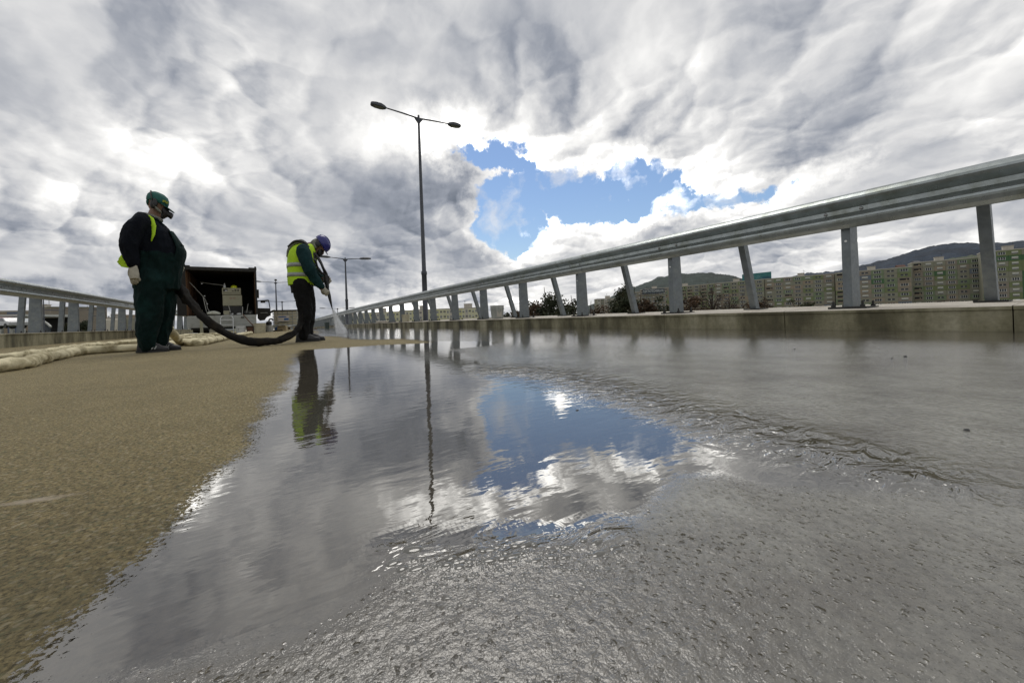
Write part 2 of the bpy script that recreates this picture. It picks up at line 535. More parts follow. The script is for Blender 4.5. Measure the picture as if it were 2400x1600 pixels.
# long low ripples on the open water
rp = n.mapping(wp, (0, 0, 0), (0, 0, R(12)), (1, 2.2, 1), 'POINT')
r1 = n.m('MULTIPLY', n.noise(rp, 9, 2, .5, .3), .00055)
r2 = n.m('MULTIPLY', n.noise(rp, 34, 2, .5), .00016)
r3 = n.m('MULTIPLY', n.m('MULTIPLY', n.noise(n.mapping(wp, (0, 0, 0), (0, 0, R(20)), (1, 1.8, 1), 'POINT'), 15, 3, .55, .8), wav), .030)
hg = n.m('ADD', n.m('ADD', g1, n.m('ADD', r1, r2)), r3)
bn = t.nodes.new('ShaderNodeBump'); bn.inputs['Distance'].default_value = 1.0; bn.inputs['Strength'].default_value = 1
t.links.new(hg, bn.inputs['Height']); t.links.new(bn.outputs[0], b.inputs['Normal'])
edge = n.m('ADD', wet, n.m('ADD', n.m('MULTIPLY', n.m('SUBTRACT', n.noise(wp, 190, 3, .75), .5), 4.2), n.m('MULTIPLY', n.m('SUBTRACT', n.noise(wp, 16, 4, .6), .5), 1.2)))
t.links.new(n.mapr(edge, -.12, .12), b.inputs['Alpha'])
M['film'] = M_

# ------------------------------------------------------------------ deck
XR, XL = 4.62, -4.52


def grid_mesh(name, xs, ys, z, M_, keep=None, attrs=None):
    X, Y = np.meshgrid(xs, ys)
    Xw = X + np.where(Y > 45, -0.0009 * (Y - 45) ** 2, 0)
    Z = z + np.where(Y > 0, -0.00014 * Y * Y, 0)
    co = np.stack([Xw, Y, Z], -1).reshape(-1, 3)
    nx, ny = len(xs), len(ys)
    i, j = np.meshgrid(np.arange(nx - 1), np.arange(ny - 1))
    a = (j * nx + i).ravel()
    F = np.stack([a, a + 1, a + 1 + nx, a + nx], -1)
    at_ = attrs(co) if attrs else None
    if keep is not None:
        k = keep(at_)
        F = F[k[F].any(1)]
        used = np.unique(F); mp = -np.ones(len(co), int); mp[used] = np.arange(len(used))
        F = mp[F]; co = co[used]
        if at_: at_ = {q: v_[used] for q, v_ in at_.items()}
    me = bpy.data.meshes.new(name)
    me.vertices.add(len(co)); me.vertices.foreach_set('co', co.ravel().astype(np.float32))
    me.loops.add(F.size); me.loops.foreach_set('vertex_index', F.ravel().astype(np.int32))
    me.polygons.add(len(F)); me.polygons.foreach_set('loop_start', np.arange(0, F.size, 4, dtype=np.int32))
    me.update(calc_edges=True); me.validate()
    me.polygons.foreach_set('use_smooth', [True] * len(F))
    if at_:
        for q, v_ in at_.items():
            A = me.attributes.new(q, 'FLOAT', 'POINT'); A.data.foreach_set('value', v_.astype(np.float32))
    me.materials.append(M_)
    return me


ys_road = np.concatenate([np.linspace(-30, -1, 12), np.linspace(-.5, 10, 40), np.geomspace(10.5, 165, 90)])
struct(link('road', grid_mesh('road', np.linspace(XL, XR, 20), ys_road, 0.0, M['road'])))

# shoreline of the wet area: dry ground lies inside this outline
DRY_PX = [(748, 776), (744, 788), (790, 788), (830, 795), (880, 796), (945, 794), (990, 798), (1012, 803), (980, 806), (900, 809), (800, 816), (720, 820), (700, 832), (690, 860), (686, 885), (660, 915), (628, 945), (606, 1000), (580, 1045), (520, 1110), (480, 1160), (430, 1215),
          (385, 1265), (330, 1310), (262, 1370), (205, 1430), (150, 1490), (100, 1550), (40, 1640)]
CALM_PX = [(705, 818), (800, 812), (900, 806), (1000, 800), (1180, 800), (1160, 810), (1060, 820), (1130, 850), (1130, 862), (1200, 864), (1350, 876), (1450, 905), (1600, 950), (1760, 1000), (1950, 1060), (2140, 1120),
           (2100, 1160), (1960, 1150), (1800, 1145), (1700, 1122), (1600, 1130), (1540, 1180), (1480, 1240), (1420, 1275), (1300, 1290), (1150, 1296), (1000, 1300), (930, 1330), (820, 1420), (700, 1480), (480, 1530), (220, 1620), (-80, 1640), (80, 1430), (340, 1215), (540, 1000), (640, 885)]
CREST_PX = [(1190, 868), (1330, 882), (1420, 905), (1530, 935), (1640, 968), (1760, 1002), (1880, 1040), (2000, 1078), (2120, 1115)]
LIP_PX = [(930, 1300), (1050, 1305), (1200, 1292), (1330, 1285), (1450, 1262)]


def gpts(px): return np.array([ground(a, b)[:2] for a, b in px])


def seg_dist(P_, A, closed):
    d = np.full(len(P_), 1e9); n_ = len(A)
    for i in range(n_ if closed else n_ - 1):
        a, b_ = A[i], A[(i + 1) % n_]
        ab = b_ - a; t_ = np.clip(((P_ - a) @ ab) / max(ab @ ab, 1e-9), 0, 1)
        d = np.minimum(d, np.hypot(*(P_ - a - t_[:, None] * ab).T))
    return d


def inside(P_, A):
    r = np.zeros(len(P_), bool); n_ = len(A)
    for i in range(n_):
        a, b_ = A[i], A[(i + 1) % n_]
        c_ = (a[1] > P_[:, 1]) != (b_[1] > P_[:, 1])
        with np.errstate(divide='ignore', invalid='ignore'):
            xx = (b_[0] - a[0]) * (P_[:, 1] - a[1]) / (b_[1] - a[1]) + a[0]
        r ^= c_ & (P_[:, 0] < xx)
    return r


dry = gpts(DRY_PX)
dry = np.vstack([[dry[0][0] - 3.0, 160], [dry[0][0] - .5, 60], dry, [dry[-1][0] - .3, -.2], [-.6, -1.5], [-1.4, -31], [-30, -31], [-30, 160]])
calm = gpts(CALM_PX)
crest = gpts(CREST_PX); lip = gpts(LIP_PX)


def film_attrs(co):
    P_ = co[:, :2].copy(); P_[:, 0] -= np.where(P_[:, 1] > 45, -0.0009 * (P_[:, 1] - 45) ** 2, 0)
    dist = np.hypot(P_[:, 0], P_[:, 1])
    nz = np.array([mnoise.noise(Vector((a * 5, b * 5, 0))) for a, b in P_])
    Pj = P_ + (nz * .05 * np.clip(dist / 2, .2, 1))[:, None]
    sg = np.where(inside(Pj, dry), -1, 1) * seg_dist(Pj, dry, True)
    wd = .012 + .030 * dist
    wet_ = np.clip(sg / wd, -3, 3)
    sc = np.where(inside(Pj, calm), 1, -1) * seg_dist(Pj, calm, True)
    # a second open patch further along the kerb
    calm_ = np.clip(.7 + sc / (.02 + .06 * dist), 0, 1)
    far_open = np.clip((P_[:, 1] - 6.0) / 3.5, 0, 1) * .93
    streak = .5 + .5 * np.array([mnoise.noise(Vector((a * .35 + 3, b * 1.1, 7))) for a, b in P_])
    far_open *= np.clip(streak * 1.6 - .1, .45, 1)
    calm_ = np.maximum(calm_, far_open)
    calm_ = np.maximum(calm_, np.clip((dist - 1.3) / 2.4, 0, 1) * .74)
    calm_ = calm_ * calm_ * (3 - 2 * calm_)
    dc = seg_dist(P_, crest, False)
    wave_ = np.exp(-(dc / (.06 + .045 * dist)) ** 2)
    dl = seg_dist(P_, lip, False)
    wave_ = np.maximum(wave_, np.exp(-(dl / .030) ** 2) * .30)
    calm_ = np.maximum(calm_, wave_ * .85)
    dark_spots = gpts([(1060, 1450), (800, 1400), (1300, 1560), (500, 1560)])  # centres of the darker brown patches on the near film
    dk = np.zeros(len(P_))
    for q_ in dark_spots: dk = np.maximum(dk, np.exp(-(np.hypot(*(P_ - q_).T) / .20) ** 2))
    return dict(wet=wet_, calm=calm_, wave=wave_, far=dk)


xs = np.sinh(np.linspace(np.arcsinh(XL / .35), np.arcsinh((XR - .005) / .35), 420)) * .35
ys = np.concatenate([np.linspace(-30, -1, 20), np.linspace(-.95, 2, 190), np.geomspace(2.02, 165, 330)])
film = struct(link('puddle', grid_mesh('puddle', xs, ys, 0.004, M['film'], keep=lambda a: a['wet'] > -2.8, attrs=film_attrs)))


# ------------------------------------------------------------------ kerbs and ledges
def place(y, x):                    # along the bent, crested deck
    slope = -0.0018 * (y - 45) if y > 45 else 0.0
    return (x + cx(y), y, zg(y)), (-(0.00028 * y if y > 0 else 0), 0, -math.atan(slope))


def kerb_line(name, label, side, xf, zf, zb, depth, L, y0, y1, offs):
    root = thing(name, label, 'kerb')
    pr = [(0, -.35), (0, zf - .035), (-.012, zf - .028), (-.012, zf - .004), (0, zf), (depth, zb), (depth, -.6), (.2, -.6)]
    pr = [(a * side, z) for a, z in pr]
    mb = MB(); g = .0035
    mb.prism(pr, g, L - g)
    me = mb.mesh('kerb_stone', [M['kerb'], M['conc_top']])
    for p_ in me.polygons:
        if p_.normal.z > .9: p_.material_index = 1
    y = y0 + offs
    while y < y1:
        loc, rot = place(y, xf)
        link('kerb_stone', me, root, (loc[0], loc[1], loc[2] + rnd.uniform(-.0012, .0012)), (rot[0], 0, rot[2]))
        y += L
    return root


kerb_line('concrete_kerb', 'stained concrete kerb with pale top under the right guardrail, beside the wet road', 1, XR, .198, .238, 1.35, 1.48, -4.03, 150, 0)
kerb_line('concrete_kerb', 'mossy concrete kerb under the left guardrail, beyond the pale hoses', -1, XL, .285, .30, 1.3, 1.48, -4.03, 150, 0)

# deck edge below
mb = MB(); mb.box((0, 65, -.95), (12.6, 190, .7)); struct(mb.build('bridge_deck', M['conc_top'])).location.z = -.02 - .3


# ------------------------------------------------------------------ guardrails
PROF = [(.0, .335), (.022, .335), (.060, .312), (.086, .282), (.088, .262), (.078, .243), (.030, .205), (.016, .192), (.016, .150), (.030, .137), (.078, .100), (.088, .080), (.086, .062), (.060, .030), (.022, .0), (.0, .0)]
BEAM_H = 1.005


def guardrail(name, label, side, xb, s0, y0, y1, dz):
    """side=+1: right of the road. Beam faces the road; posts behind it; leaning braces further out."""
    root = thing(name, label, 'guardrail')
    # beam segment mesh, thin closed section
    out = [(-side * d, z) for d, z in PROF]
    inn = [(-side * (d - .005), z) for d, z in reversed(PROF)]
    mb = MB(); mb.prism(out + inn, 0, 4.06); seg = mb.mesh('beam', M['galv'])
    for e in seg.polygons: e.use_smooth = False
    # splice joints sit on every second post
    i = 0; y = s0 - 4 * 2 - .25
    while y < y1:
        loc, rot = place(y, xb)
        o = link('beam', seg, root, (loc[0] - side * .003 * (i % 2), loc[1], loc[2] + BEAM_H + dz), rot); y += 4; i += 1
    # post: deep tapered plate channel
    mb = MB()
    H = 1.10
    dep0, dep1, wd = (.235, .18, .072) if side > 0 else (.22, .165, .08)
    x0 = side * .03
    def quad(zt, dep, t0, t1): return [(x0 * 1, t0), (x0 + side * dep, t0), (x0 + side * dep, t1), (x0, t1)]
    def plate(a0, a1, b0, b1, ya, yb):   # a: near face x range bottom, b: top
        vs = [(a0, ya, 0), (a1, ya, 0), (a1, yb, 0), (a0, yb, 0), (b0, ya, H), (b1, ya, H), (b1, yb, H), (b0, yb, H)]
        mb.add(vs, [(0, 3, 2, 1), (4, 5, 6, 7), (0, 1, 5, 4), (1, 2, 6, 5), (2, 3, 7, 6), (3, 0, 4, 7)])
    s_ = side
    plate(x0, x0 + s_ * dep0, x0, x0 + s_ * dep1, -wd / 2, -wd / 2 + .008)                    # web
    plate(x0, x0 + s_ * .008, x0, x0 + s_ * .008, -wd / 2 + .0085, wd / 2)                      # road flange
    plate(x0 + s_ * (dep0 - .008), x0 + s_ * dep0, x0 + s_ * (dep1 - .008), x0 + s_ * dep1, -wd / 2 + .0085, wd / 2)
    post = mb.mesh('post', M['galv_post'])
    mb = MB(); mb.box((x0 + s_ * .14, 0, .010), (.37, .30, .022)); plate_m = mb.mesh('base_plate', M['dark_iron'])
    mb = MB()
    mb.lathe([(.020, 0), (.020, .018), (.011, .018), (.011, .05), (.004, .058)], 6)
    nut = mb.mesh('anchor_bolt', M['dark_iron'])
    # little washers holes on the flange
    mb = MB(); mb.lathe([(.011, 0), (.011, .004)], 10, M=Matrix.Rotation(R(90), 3, 'Y')); hole_m = mb.mesh('hole_plug', mat_white)
    mb = MB()
    L0 = Vector((side * (.64 if side > 0 else .44), 0, 0)); L1 = Vector((side * (.30 if side > 0 else .36), 0, 1.10))
    dirv = (L1 - L0).normalized()
    Mr = dirv.to_track_quat('Z', 'Y').to_matrix()
    ln = (L1 - L0).length
    mb.box((L0 + L1) / 2, (.075, .095, ln), Mr)
    brace = mb.mesh('brace', M['galv_post'])
    mb = MB(); mb.box((side * (.66 if side > 0 else .46), 0, .008), (.24, .20, .016)); bplate = mb.mesh('brace_plate', M['dark_iron'])
    mb = MB(); mb.lathe([(.016, 0), (.016, .006), (.012, .012), (.004, .016)], 10, M=Matrix.Rotation(R(-90 * side), 3, 'Y')); bolt = mb.mesh('bolt_head', M['bolt'])
    y = s0 - 2 * 3
    zk = dz
    while y < y1:
        loc, rot = place(y, xb)
        far = y > 26
        p_ = link('post', post, root, (loc[0], loc[1], loc[2] + zk + .205), (0, 0, rot[2]))
        link('base_plate', plate_m, p_, (0, 0, 0))
        if not far:
            for ax in (-.01, .29):
                for ay in (-.115, .115): link('anchor_bolt', nut, p_, (x0 + s_ * ax, ay, .021))
            link('bolt_hole', hole_m, p_, (x0 - s_ * .003, .0, .68))
        if y < 40:
            for ay in (-.14, .14):
                link('bolt_head', bolt, root, (loc[0] - side * .017, loc[1] + ay, loc[2] + zk + BEAM_H + .17))
        yb = y - .84 if side > 0 else y + .16
        loc, rot = place(yb, xb)
        q = link('brace', brace, root, (loc[0], loc[1], loc[2] + zk + .222), (0, 0, rot[2]))
        link('brace_plate', bplate, q, (0, 0, 0))
        y += 2
    return root


mat_white = mat('bright_washer', (.75, .75, .72), .4, .2)
guardrail('guardrail', 'long galvanised steel guardrail on the right kerb, nearest the camera', 1, 4.87, 1.44, 0, 146, 0.0)
guardrail('guardrail', 'galvanised steel guardrail on the left kerb, behind the worker in green overalls', -1, -4.62, 3.55, 0, 146, 0.06)

# ------------------------------------------------------------------ street lamps
def lamp(px_top, py_top, depth, z0, H, arm, label, heads=2, yaw=0.0, headlen=.62, thick=1.0, base=None):
    p = at(px_top, py_top, depth)
    root = thing('street_lamp', label, 'street lamp', (p.x, p.y, z0), yaw, 'street lamps along the bridge')
    H = p.z - z0
    mb = MB(); mb.lathe([(.17 * thick, 0), (.17 * thick, .012), (.105 * thick, .02), (.10 * thick, 2.0), (.115 * thick, 2.02), (.115 * thick, 2.14), (.085 * thick, 2.18), (.045 * thick, H - .02), (.04 * thick, H + .12)], 12)
    mb.build('pole', M['lamp'], root, True)
    mb = MB(); mb.add([(-.22, .02, H), (.22, .02, H), (0, .02, H - .30), (-.22, -.02, H), (.22, -.02, H), (0, -.02, H - .30)], [(0, 1, 2), (5, 4, 3), (0, 3, 4, 1), (1, 4, 5, 2), (2, 5, 3, 0)])
    mb.build('bracket', M['lamp'], root)
    dirs = ([(1, 0)] if heads != 1 else []) + [(-1, 0)] + ([(0, 1), (0, -1)] if heads == 4 else [])
    mb = MB(); mb.tube([(-.02, -.015, 0), (.5, 0, .03), (1, 0, .05)], [.038, .034, .028], 8)
    hm = MB()
    n_ = 8
    L = headlen
    rings = []
    for t, wd, zt, zb in ((0, .05, .03, -.03), (.10, .09, .07, -.05), (.35, .15, .11, -.06), (.7, .15, .10, -.06), (.95, .11, .07, -.05), (1, .07, .04, -.04)):
        rings.append([(t * L, -wd, zb), (t * L, -wd, zt * .5), (t * L, -wd * .5, zt), (t * L, wd * .5, zt), (t * L, wd, zt * .5), (t * L, wd, zb)])
    vs = [q for r_ in rings for q in r_]
    hm.add(vs, [(i * 6 + k, i * 6 + (k + 1) % 6, (i + 1) * 6 + (k + 1) % 6, (i + 1) * 6 + k) for i in range(5) for k in range(6)] + [(5, 4, 3, 2, 1, 0), tuple(range(30, 36))])
    head_me = hm.mesh('lamp_head', M['lamp'])
    gm = MB(); gm.box((L * .5, 0, -.066), (L * .6, .2, .012)); gme = gm.mesh('lamp_glass', M['lamp_glass'])
    for dx_, dy_ in dirs:
        a = math.atan2(dy_, dx_)
        am = MB(); am.tube([(0, 0, 0), (arm * .5, 0, .06), (arm, 0, .10)], [.036, .032, .026], 8)
        ao = am.build('arm', M['lamp'], root); ao.location = (0, 0, H - .02); ao.rotation_euler = (0, 0, a)
        ho = link('lamp_head', head_me, root, (math.cos(a) * arm, math.sin(a) * arm, H + .08), (0, R(-3), a))
        link('lamp_glass', gme, ho)
    return root


lamp(981, 277, 16.6, zg(15) + .22, 0, 1.38, 'nearest and tallest dark double-arm lamp behind the right guardrail', thick=1.1)
lamp(809, 607, 30.0, -.1, 0, 1.05, 'second double-arm lamp right of the worker in the blue helmet', headlen=.9)
lamp(646, 662, 52, -.6, 0, 1.6, 'four-headed blue-grey lamp standing above the caged tank', heads=4, headlen=1.1, thick=1.3)
lamp(661, 707, 62, -1, 0, 1.7, 'lower twin lamp just right of the four-headed one, over the caged tank', headlen=1.2, thick=1.3)
lamp(791, 723, 80, -2, 0, 2.2, 'tiny distant lamp seen by the spray nozzle', headlen=1.2, thick=1.2)
lamp(425, 701, 60, -1.5, 0, 1.5, 'lamp pole behind the dark hose, between the standing worker and the truck', headlen=1.0, thick=1.2, heads=1)
lamp(101, 684, 44, -6, 0, .3, 'thin pale pole rising behind the left guardrail by the first posts', thick=.9, headlen=.3)
lamp(176, 728, 70, -6, 0, 1.5, 'low lamp with a long flat head showing between left guardrail posts', headlen=2.3, thick=1.0)
lamp(255, 741, 95, -6, 0, 1.6, 'low far lamp over the white cabin roof on the left', headlen=1.4, thick=1.0)

# ------------------------------------------------------------------ terrain and hills
M['earth'] = mat('earth_cover', (.09, .095, .05), .95, 0, .35, .02, dirt=(.14, .13, .09), dscale=.01)
xs_t = np.linspace(-9000, 9000, 60)
mb = MB(); mb.add([(-9000, -3000, -8), (9000, -3000, -8), (9000, 9000, -8), (-9000, 9000, -8)], [(0, 1, 2, 3)])
struct(mb.build('ground', M['earth']))
M['asphalt_yard'] = mat('yard_asphalt', (.08, .08, .08), .9, 0, .2, .3)


def hill(name, pts, D, r0, color, seed, depth=900, rough_h=6):
    """Ridge through points of the skyline at distance D, sloping down towards the town."""
    az, hh = [], []
    for px, py in pts:
        q = at(px, py, 1.0) - CAM; d = math.hypot(q.x, q.y)
        az.append(math.atan2(q.x, q.y)); hh.append(CAM.z + q.z / d * D)
    A = np.linspace(az[0] - .02, az[-1] + .02, 260)
    Hh = np.interp(A, az, hh)
    rr = np.linspace(r0, D + depth, 46)
    vs = []
    for r_ in rr:
        t = min((r_ - r0) / (D - r0), 1); k = t * t * (3 - 2 * t)
        if r_ > D: k = 1 - ((r_ - D) / depth) ** 1.5
        for a, h_ in zip(A, Hh):
            e = mnoise.fractal(Vector((a * 60 + seed, r_ * .004, 0)), 1, 2, 4) * rough_h * k
            if r_ > D - 60 and r_ <= D + 20: e = mnoise.fractal(Vector((a * 420 + seed, 0, 0)), 1, 2, 3) * rough_h * .35
            vs.append((math.sin(a) * r_, math.cos(a) * r_, -8 + (h_ + 8) * k + e))
    n_ = len(A)
    fs = [(j * n_ + i, j * n_ + i + 1, (j + 1) * n_ + i + 1, (j + 1) * n_ + i) for j in range(len(rr) - 1) for i in range(n_ - 1)]
    me = bpy.data.meshes.new(name); me.from_pydata(vs, [], fs)
    Mh = mat(name + '_woods', color, .95, 0, .45, .03, bump=3.0, bscale=.05, dirt=tuple(q * .45 for q in color), dscale=.006)
    me.materials.append(Mh)
    me.polygons.foreach_set('use_smooth', [True] * len(me.polygons))
    return struct(link(name, me))


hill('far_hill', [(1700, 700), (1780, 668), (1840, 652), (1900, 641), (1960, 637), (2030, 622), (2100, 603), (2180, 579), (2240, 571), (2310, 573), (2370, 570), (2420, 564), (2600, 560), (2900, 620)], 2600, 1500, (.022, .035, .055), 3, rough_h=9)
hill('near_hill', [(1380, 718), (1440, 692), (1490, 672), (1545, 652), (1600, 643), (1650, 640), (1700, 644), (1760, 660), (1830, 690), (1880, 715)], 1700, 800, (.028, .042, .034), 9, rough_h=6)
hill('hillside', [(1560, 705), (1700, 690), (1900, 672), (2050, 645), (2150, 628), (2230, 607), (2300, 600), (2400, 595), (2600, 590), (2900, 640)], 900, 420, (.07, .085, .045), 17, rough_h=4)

# small houses on the hillside
M['house_wall'] = mat('house_render', (.42, .39, .34), .85, 0, .2, .5)
M['roof_tile'] = mat('roof_tiles', (.14, .07, .05), .85, 0, .25, 1.5)
M['roof_grey'] = mat('roof_slate', (.13, .13, .13), .8, 0, .25, 1.5)
M['dark_glass'] = mat('dark_glass', (.02, .024, .03), .15, 0, .2)
HS = [(1830, 661), (1862, 658), (1890, 655), (1915, 652), (1945, 652), (2078, 632), (2100, 629), (2122, 627), (2140, 620), (2160, 619), (2182, 617), (2110, 619), (2146, 611), (1870, 650), (2205, 609), (1660, 668), (1640, 672), (1740, 662)]
WH = ['just right of the teal billboard', 'second to the right of the teal billboard', 'third to the right of the teal billboard', 'midway between billboard and nearest post', 'just left of the nearest upright post', 'touching the left edge of the nearest upright post',
      'just right of the nearest upright post', 'second to the right of the nearest upright post', 'third to the right of the nearest upright post', 'fourth to the right of the nearest upright post', 'left of the pale roof strip', 'nearest the pale roof strip',
      'upper one to the right of the nearest post', 'highest one in the middle of the slope', 'higher one right of the billboard', 'highest and rightmost one', 'under the round wooded hill', 'leftmost, at the foot of the wooded hill', 'just left of the teal billboard']
HL = ['small %s-roofed hillside house, %s' % ('grey' if i % 3 == 0 else 'red', q) for i, q in enumerate(WH)]
for i, (px, py) in enumerate(HS):
    d = rnd.uniform(560, 700)
    p = at(px, py + 6, d)
    wds = ['cream', 'grey', 'pale'][i % 3]
    h_ = thing('hill_house', HL[i], 'house', (p.x, p.y, p.z - 6), rnd.uniform(-.4, .4) - .6, 'houses on the hillside above the flats')
    a, b_, c_ = rnd.uniform(8, 13), rnd.uniform(7, 9), rnd.uniform(5, 7)
    mb = MB(); mb.box((0, 0, c_ / 2 - 2), (a, b_, c_ + 4)); mb.build('wall', M['house_wall'], h_)
    mb = MB(); mb.prism([(-b_ / 2 - .6, c_), (b_ / 2 + .6, c_), (0, c_ + 3.4)], -a / 2 - .5, a / 2 + .5, 'x'); mb.build('roof', M['roof_tile'] if i % 3 else M['roof_grey'], h_)
    mb = MB()
    for q in (-.28, .0, .28): mb.box((q * a, -b_ / 2 - .02, c_ * .55), (1.3, .1, 1.4))
    mb.build('window', M['dark_glass'], h_)['kind'] = 'stuff'

# ------------------------------------------------------------------ panel flats
PAL = {'greyg': (.16, .17, .14), 'mauve': (.165, .155, .135), 'green': (.115, .145, .075), 'green2': (.12, .16, .105), 'blue': (.09, .115, .15), 'tan': (.19, .17, .135), 'dgreen': (.045, .10, .05), 'cream': (.52, .48, .33), 'pgrey': (.36, .36, .34), 'yellow': (.58, .50, .24), 'white': (.6, .6, .57), 'lgrey': (.28, .285, .27)}
for k_, v_ in list(PAL.items()): M['pan_' + k_] = mat('panel_' + k_, (min(v_[0] * 1.5, .62), min(v_[1] * 1.38, .60), min(v_[2] * 1.25, .56)), .9, 0, .12, .6)
M['win_white'] = mat('white_window_frame', (.62, .62, .58), .6, 0, .1)
M['blind'] = mat('pale_blind', (.50, .50, .44), .8, 0, .15)
M['dark_void'] = mat('loggia_shade', (.02, .02, .02), .9)


def window_meshes(wd, ht):
    """local: x along the facade, y out of the wall (negative = outwards), z up"""
    out = []
    # 0 three-pane window with white frame
    mb = MB(); mb.cur = 1; mb.box((0, -.03, 0), (wd, .05, ht))
    mb.cur = 0
    for x in (-wd / 2, -wd / 6, wd / 6, wd / 2): mb.box((x, -.07, 0), (.14, .06, ht + .14))
    mb.box((0, -.10, -ht / 2 - .07), (wd + .3, .16, .1))
    out.append(mb.mesh('window', [M['win_white'], M['dark_glass']]))
    # 1 window with blind half down
    mb = MB(); mb.cur = 1; mb.box((0, -.03, 0), (wd * .9, .05, ht)); mb.cur = 0
    mb.box((0, -.08, ht * .15), (wd * .9, .05, ht * .7)); mb.box((0, -.10, -ht / 2 - .06), (wd, .16, .12))
    out.append(mb.mesh('window', [M['blind'], M['dark_glass']]))
    # 2 loggia: dark recess over a parapet
    mb = MB(); mb.cur = 1; mb.box((0, -.04, .25), (wd * 1.25, .06, ht * .9)); mb.cur = 0
    mb.box((0, -.16, -ht * .5), (wd * 1.3, .2, ht * .5)); mb.box((wd * .3, -.09, .1), (.5, .05, ht * .6))
    out.append(mb.mesh('balcony', [M['pan_tan'], M['dark_void']]))
    # 3 two small windows
    mb = MB(); mb.cur = 1
    for x in (-wd * .28, wd * .28): mb.box((x, -.04, 0), (wd * .36, .06, ht * .8))
    mb.cur = 0; mb.box((0, -.07, 0), (.12, .05, ht * .8)); mb.box((-wd * .28, -.09, -ht * .42), (wd * .4, .1, .08)); mb.box((wd * .28, -.09, -ht * .42), (wd * .4, .1, .08))
    out.append(mb.mesh('window', [M['win_white'], M['dark_glass']]))
    return out


def block(label, pA, pB, z0, ztop, storeys, bays, pals, wmix, depth=12, seed=1, roofbits=True, panels=True, group=None, cat='apartment block', shell='pan_greyg', win=None, pat=None):
    """facade from pA (left) to pB (right), world xy; outward side faces the camera"""
    pA, pB = Vector(pA[:2]), Vector(pB[:2])
    d = pB - pA; L = d.length; ang = math.atan2(d.y, d.x)
    root = thing('apartment_block', label, cat, (pA.x, pA.y, z0), ang, group)
    H = ztop - z0; rn = random.Random(seed)
    sh = H / storeys; bw = L / bays
    mb = MB(); mb.box((L / 2, depth / 2 + .15, H / 2), (L, depth, H)); mb.build('wall', M[shell], root)
    mb = MB(); mb.box((L / 2, depth / 2 + .1, H + .25), (L + .3, depth + .3, .5)); mb.build('roof', M['pan_lgrey'], root)
    ws = win or window_meshes(bw * .55, sh * .46)
    pm = {}
    col_grid = {}
    for j in range(bays):
        for i in range(storeys):
            t = mnoise.noise(Vector((j * .45 + seed * 5, i * .55, seed))) + rn.uniform(-.25, .25)
            c_ = pals[int(min(max((t + .75) / 1.5, 0), .999) * len(pals))] if not pat else pat(i, j, rn)
            if panels:
                if c_ not in pm:
                    q = MB(); q.box((0, 0, 0), (bw - .07, .16, sh - .07)); pm[c_] = q.mesh('facade_panel', M['pan_' + c_])
                link('facade_panel', pm[c_], root, (bw * (j + .5), .06, sh * (i + .5)))
    for j in range(bays):
        for i in range(storeys):
            k_ = wmix[(rn.randrange(len(wmix)) if rn.random() < .4 else (j * 7 + 3) % len(wmix))]
            me = ws[k_]
            link(me.name.split('.')[0], me, root, (bw * (j + .5), -.03, sh * (i + .52)))
    if roofbits:
        q = MB(); q.box((0, 0, 1.1), (3.6, 3, 2.2)); q.box((0, 0, 2.3), (4.0, 3.4, .2)); hut = q.mesh('roof_hut', M['pan_lgrey'])
        q = MB(); q.tube([(0, 0, 0), (0, 0, 4.5)], .06, 5); q.tube([(-.8, 0, 4.1), (.8, 0, 4.1)], .04, 5); q.tube([(-.5, 0, 3.6), (.5, 0, 3.6)], .04, 5); ant = q.mesh('aerial', M['dark_iron'])
        for j in range(max(1, int(L / 26))):
            x = (j + .5) * L / max(1, int(L / 26)) + rn.uniform(-3, 3)
            link('roof_hut', hut, root, (x, depth * .5, H + .5))
            link('aerial', ant, root, (x + rn.uniform(-2, 2), depth * .4, H + .4))
    return root


def top_depth(px, py_top, z_top):
    """distance at which that point of the photograph is z_top metres high"""
    d = ray(px, py_top)
    return (z_top - CAM.z) / d.z


RG = 'colourful panel flats behind the right guardrail'
MIX = [0, 1, 0, 2, 3, 1, 0, 3]
PP = ['blue', 'greyg', 'green', 'mauve', 'greyg', 'green2', 'tan', 'greyg', 'dgreen']
zt = 21.0
spans = [((1500, 680), (1640, 668), 'grey-green panel flats left of the teal roof billboard, partly behind brown bushes'),
         ((1641, 668), (1790, 655), 'green and grey panel flats carrying the teal billboard on the roof'),
         ((1792, 655), (1955, 642), 'grey, green and blue panel flats between the billboard and the nearest upright post'),
         ((1957, 641), (2135, 626), 'mauve-topped panel flats with blue patches right of the nearest upright post')]
prev = None
for k_, ((xa, ya), (xb, yb), lab) in enumerate(spans):
    a = at(xa, ya, top_depth(xa, ya, zt)); b_ = at(xb, yb, top_depth(xb, yb, zt))
    ln = (b_ - a).length
    block(lab, a, b_, -8, zt, 10, max(6, int(ln / 5.4)), PP, MIX, seed=3 + k_, group=RG)
a = at(2137, 617, top_depth(2137, 617, zt + 3)); b_ = at(2300, 604, top_depth(2300, 604, zt + 3))
block('taller panel flats with a pale roof strip, left of the last leaning brace', a, b_, -8, zt + 3, 11, max(6, int((b_ - a).length / 5.4)), PP, MIX, seed=19, group=RG)
a = at(2302, 592, top_depth(2302, 592, zt + 5)); b_ = at(2460, 578, top_depth(2460, 578, zt + 5))
block('green panel flats at the right edge, beyond the last leaning brace', a, b_, -8, zt + 5, 12, max(5, int((b_ - a).length / 5.4)), ['green2', 'dgreen', 'greyg', 'green', 'mauve', 'green2'], MIX, seed=23, group=RG)
a = at(1400, 704, 330); b_ = at(1470, 694, 330)
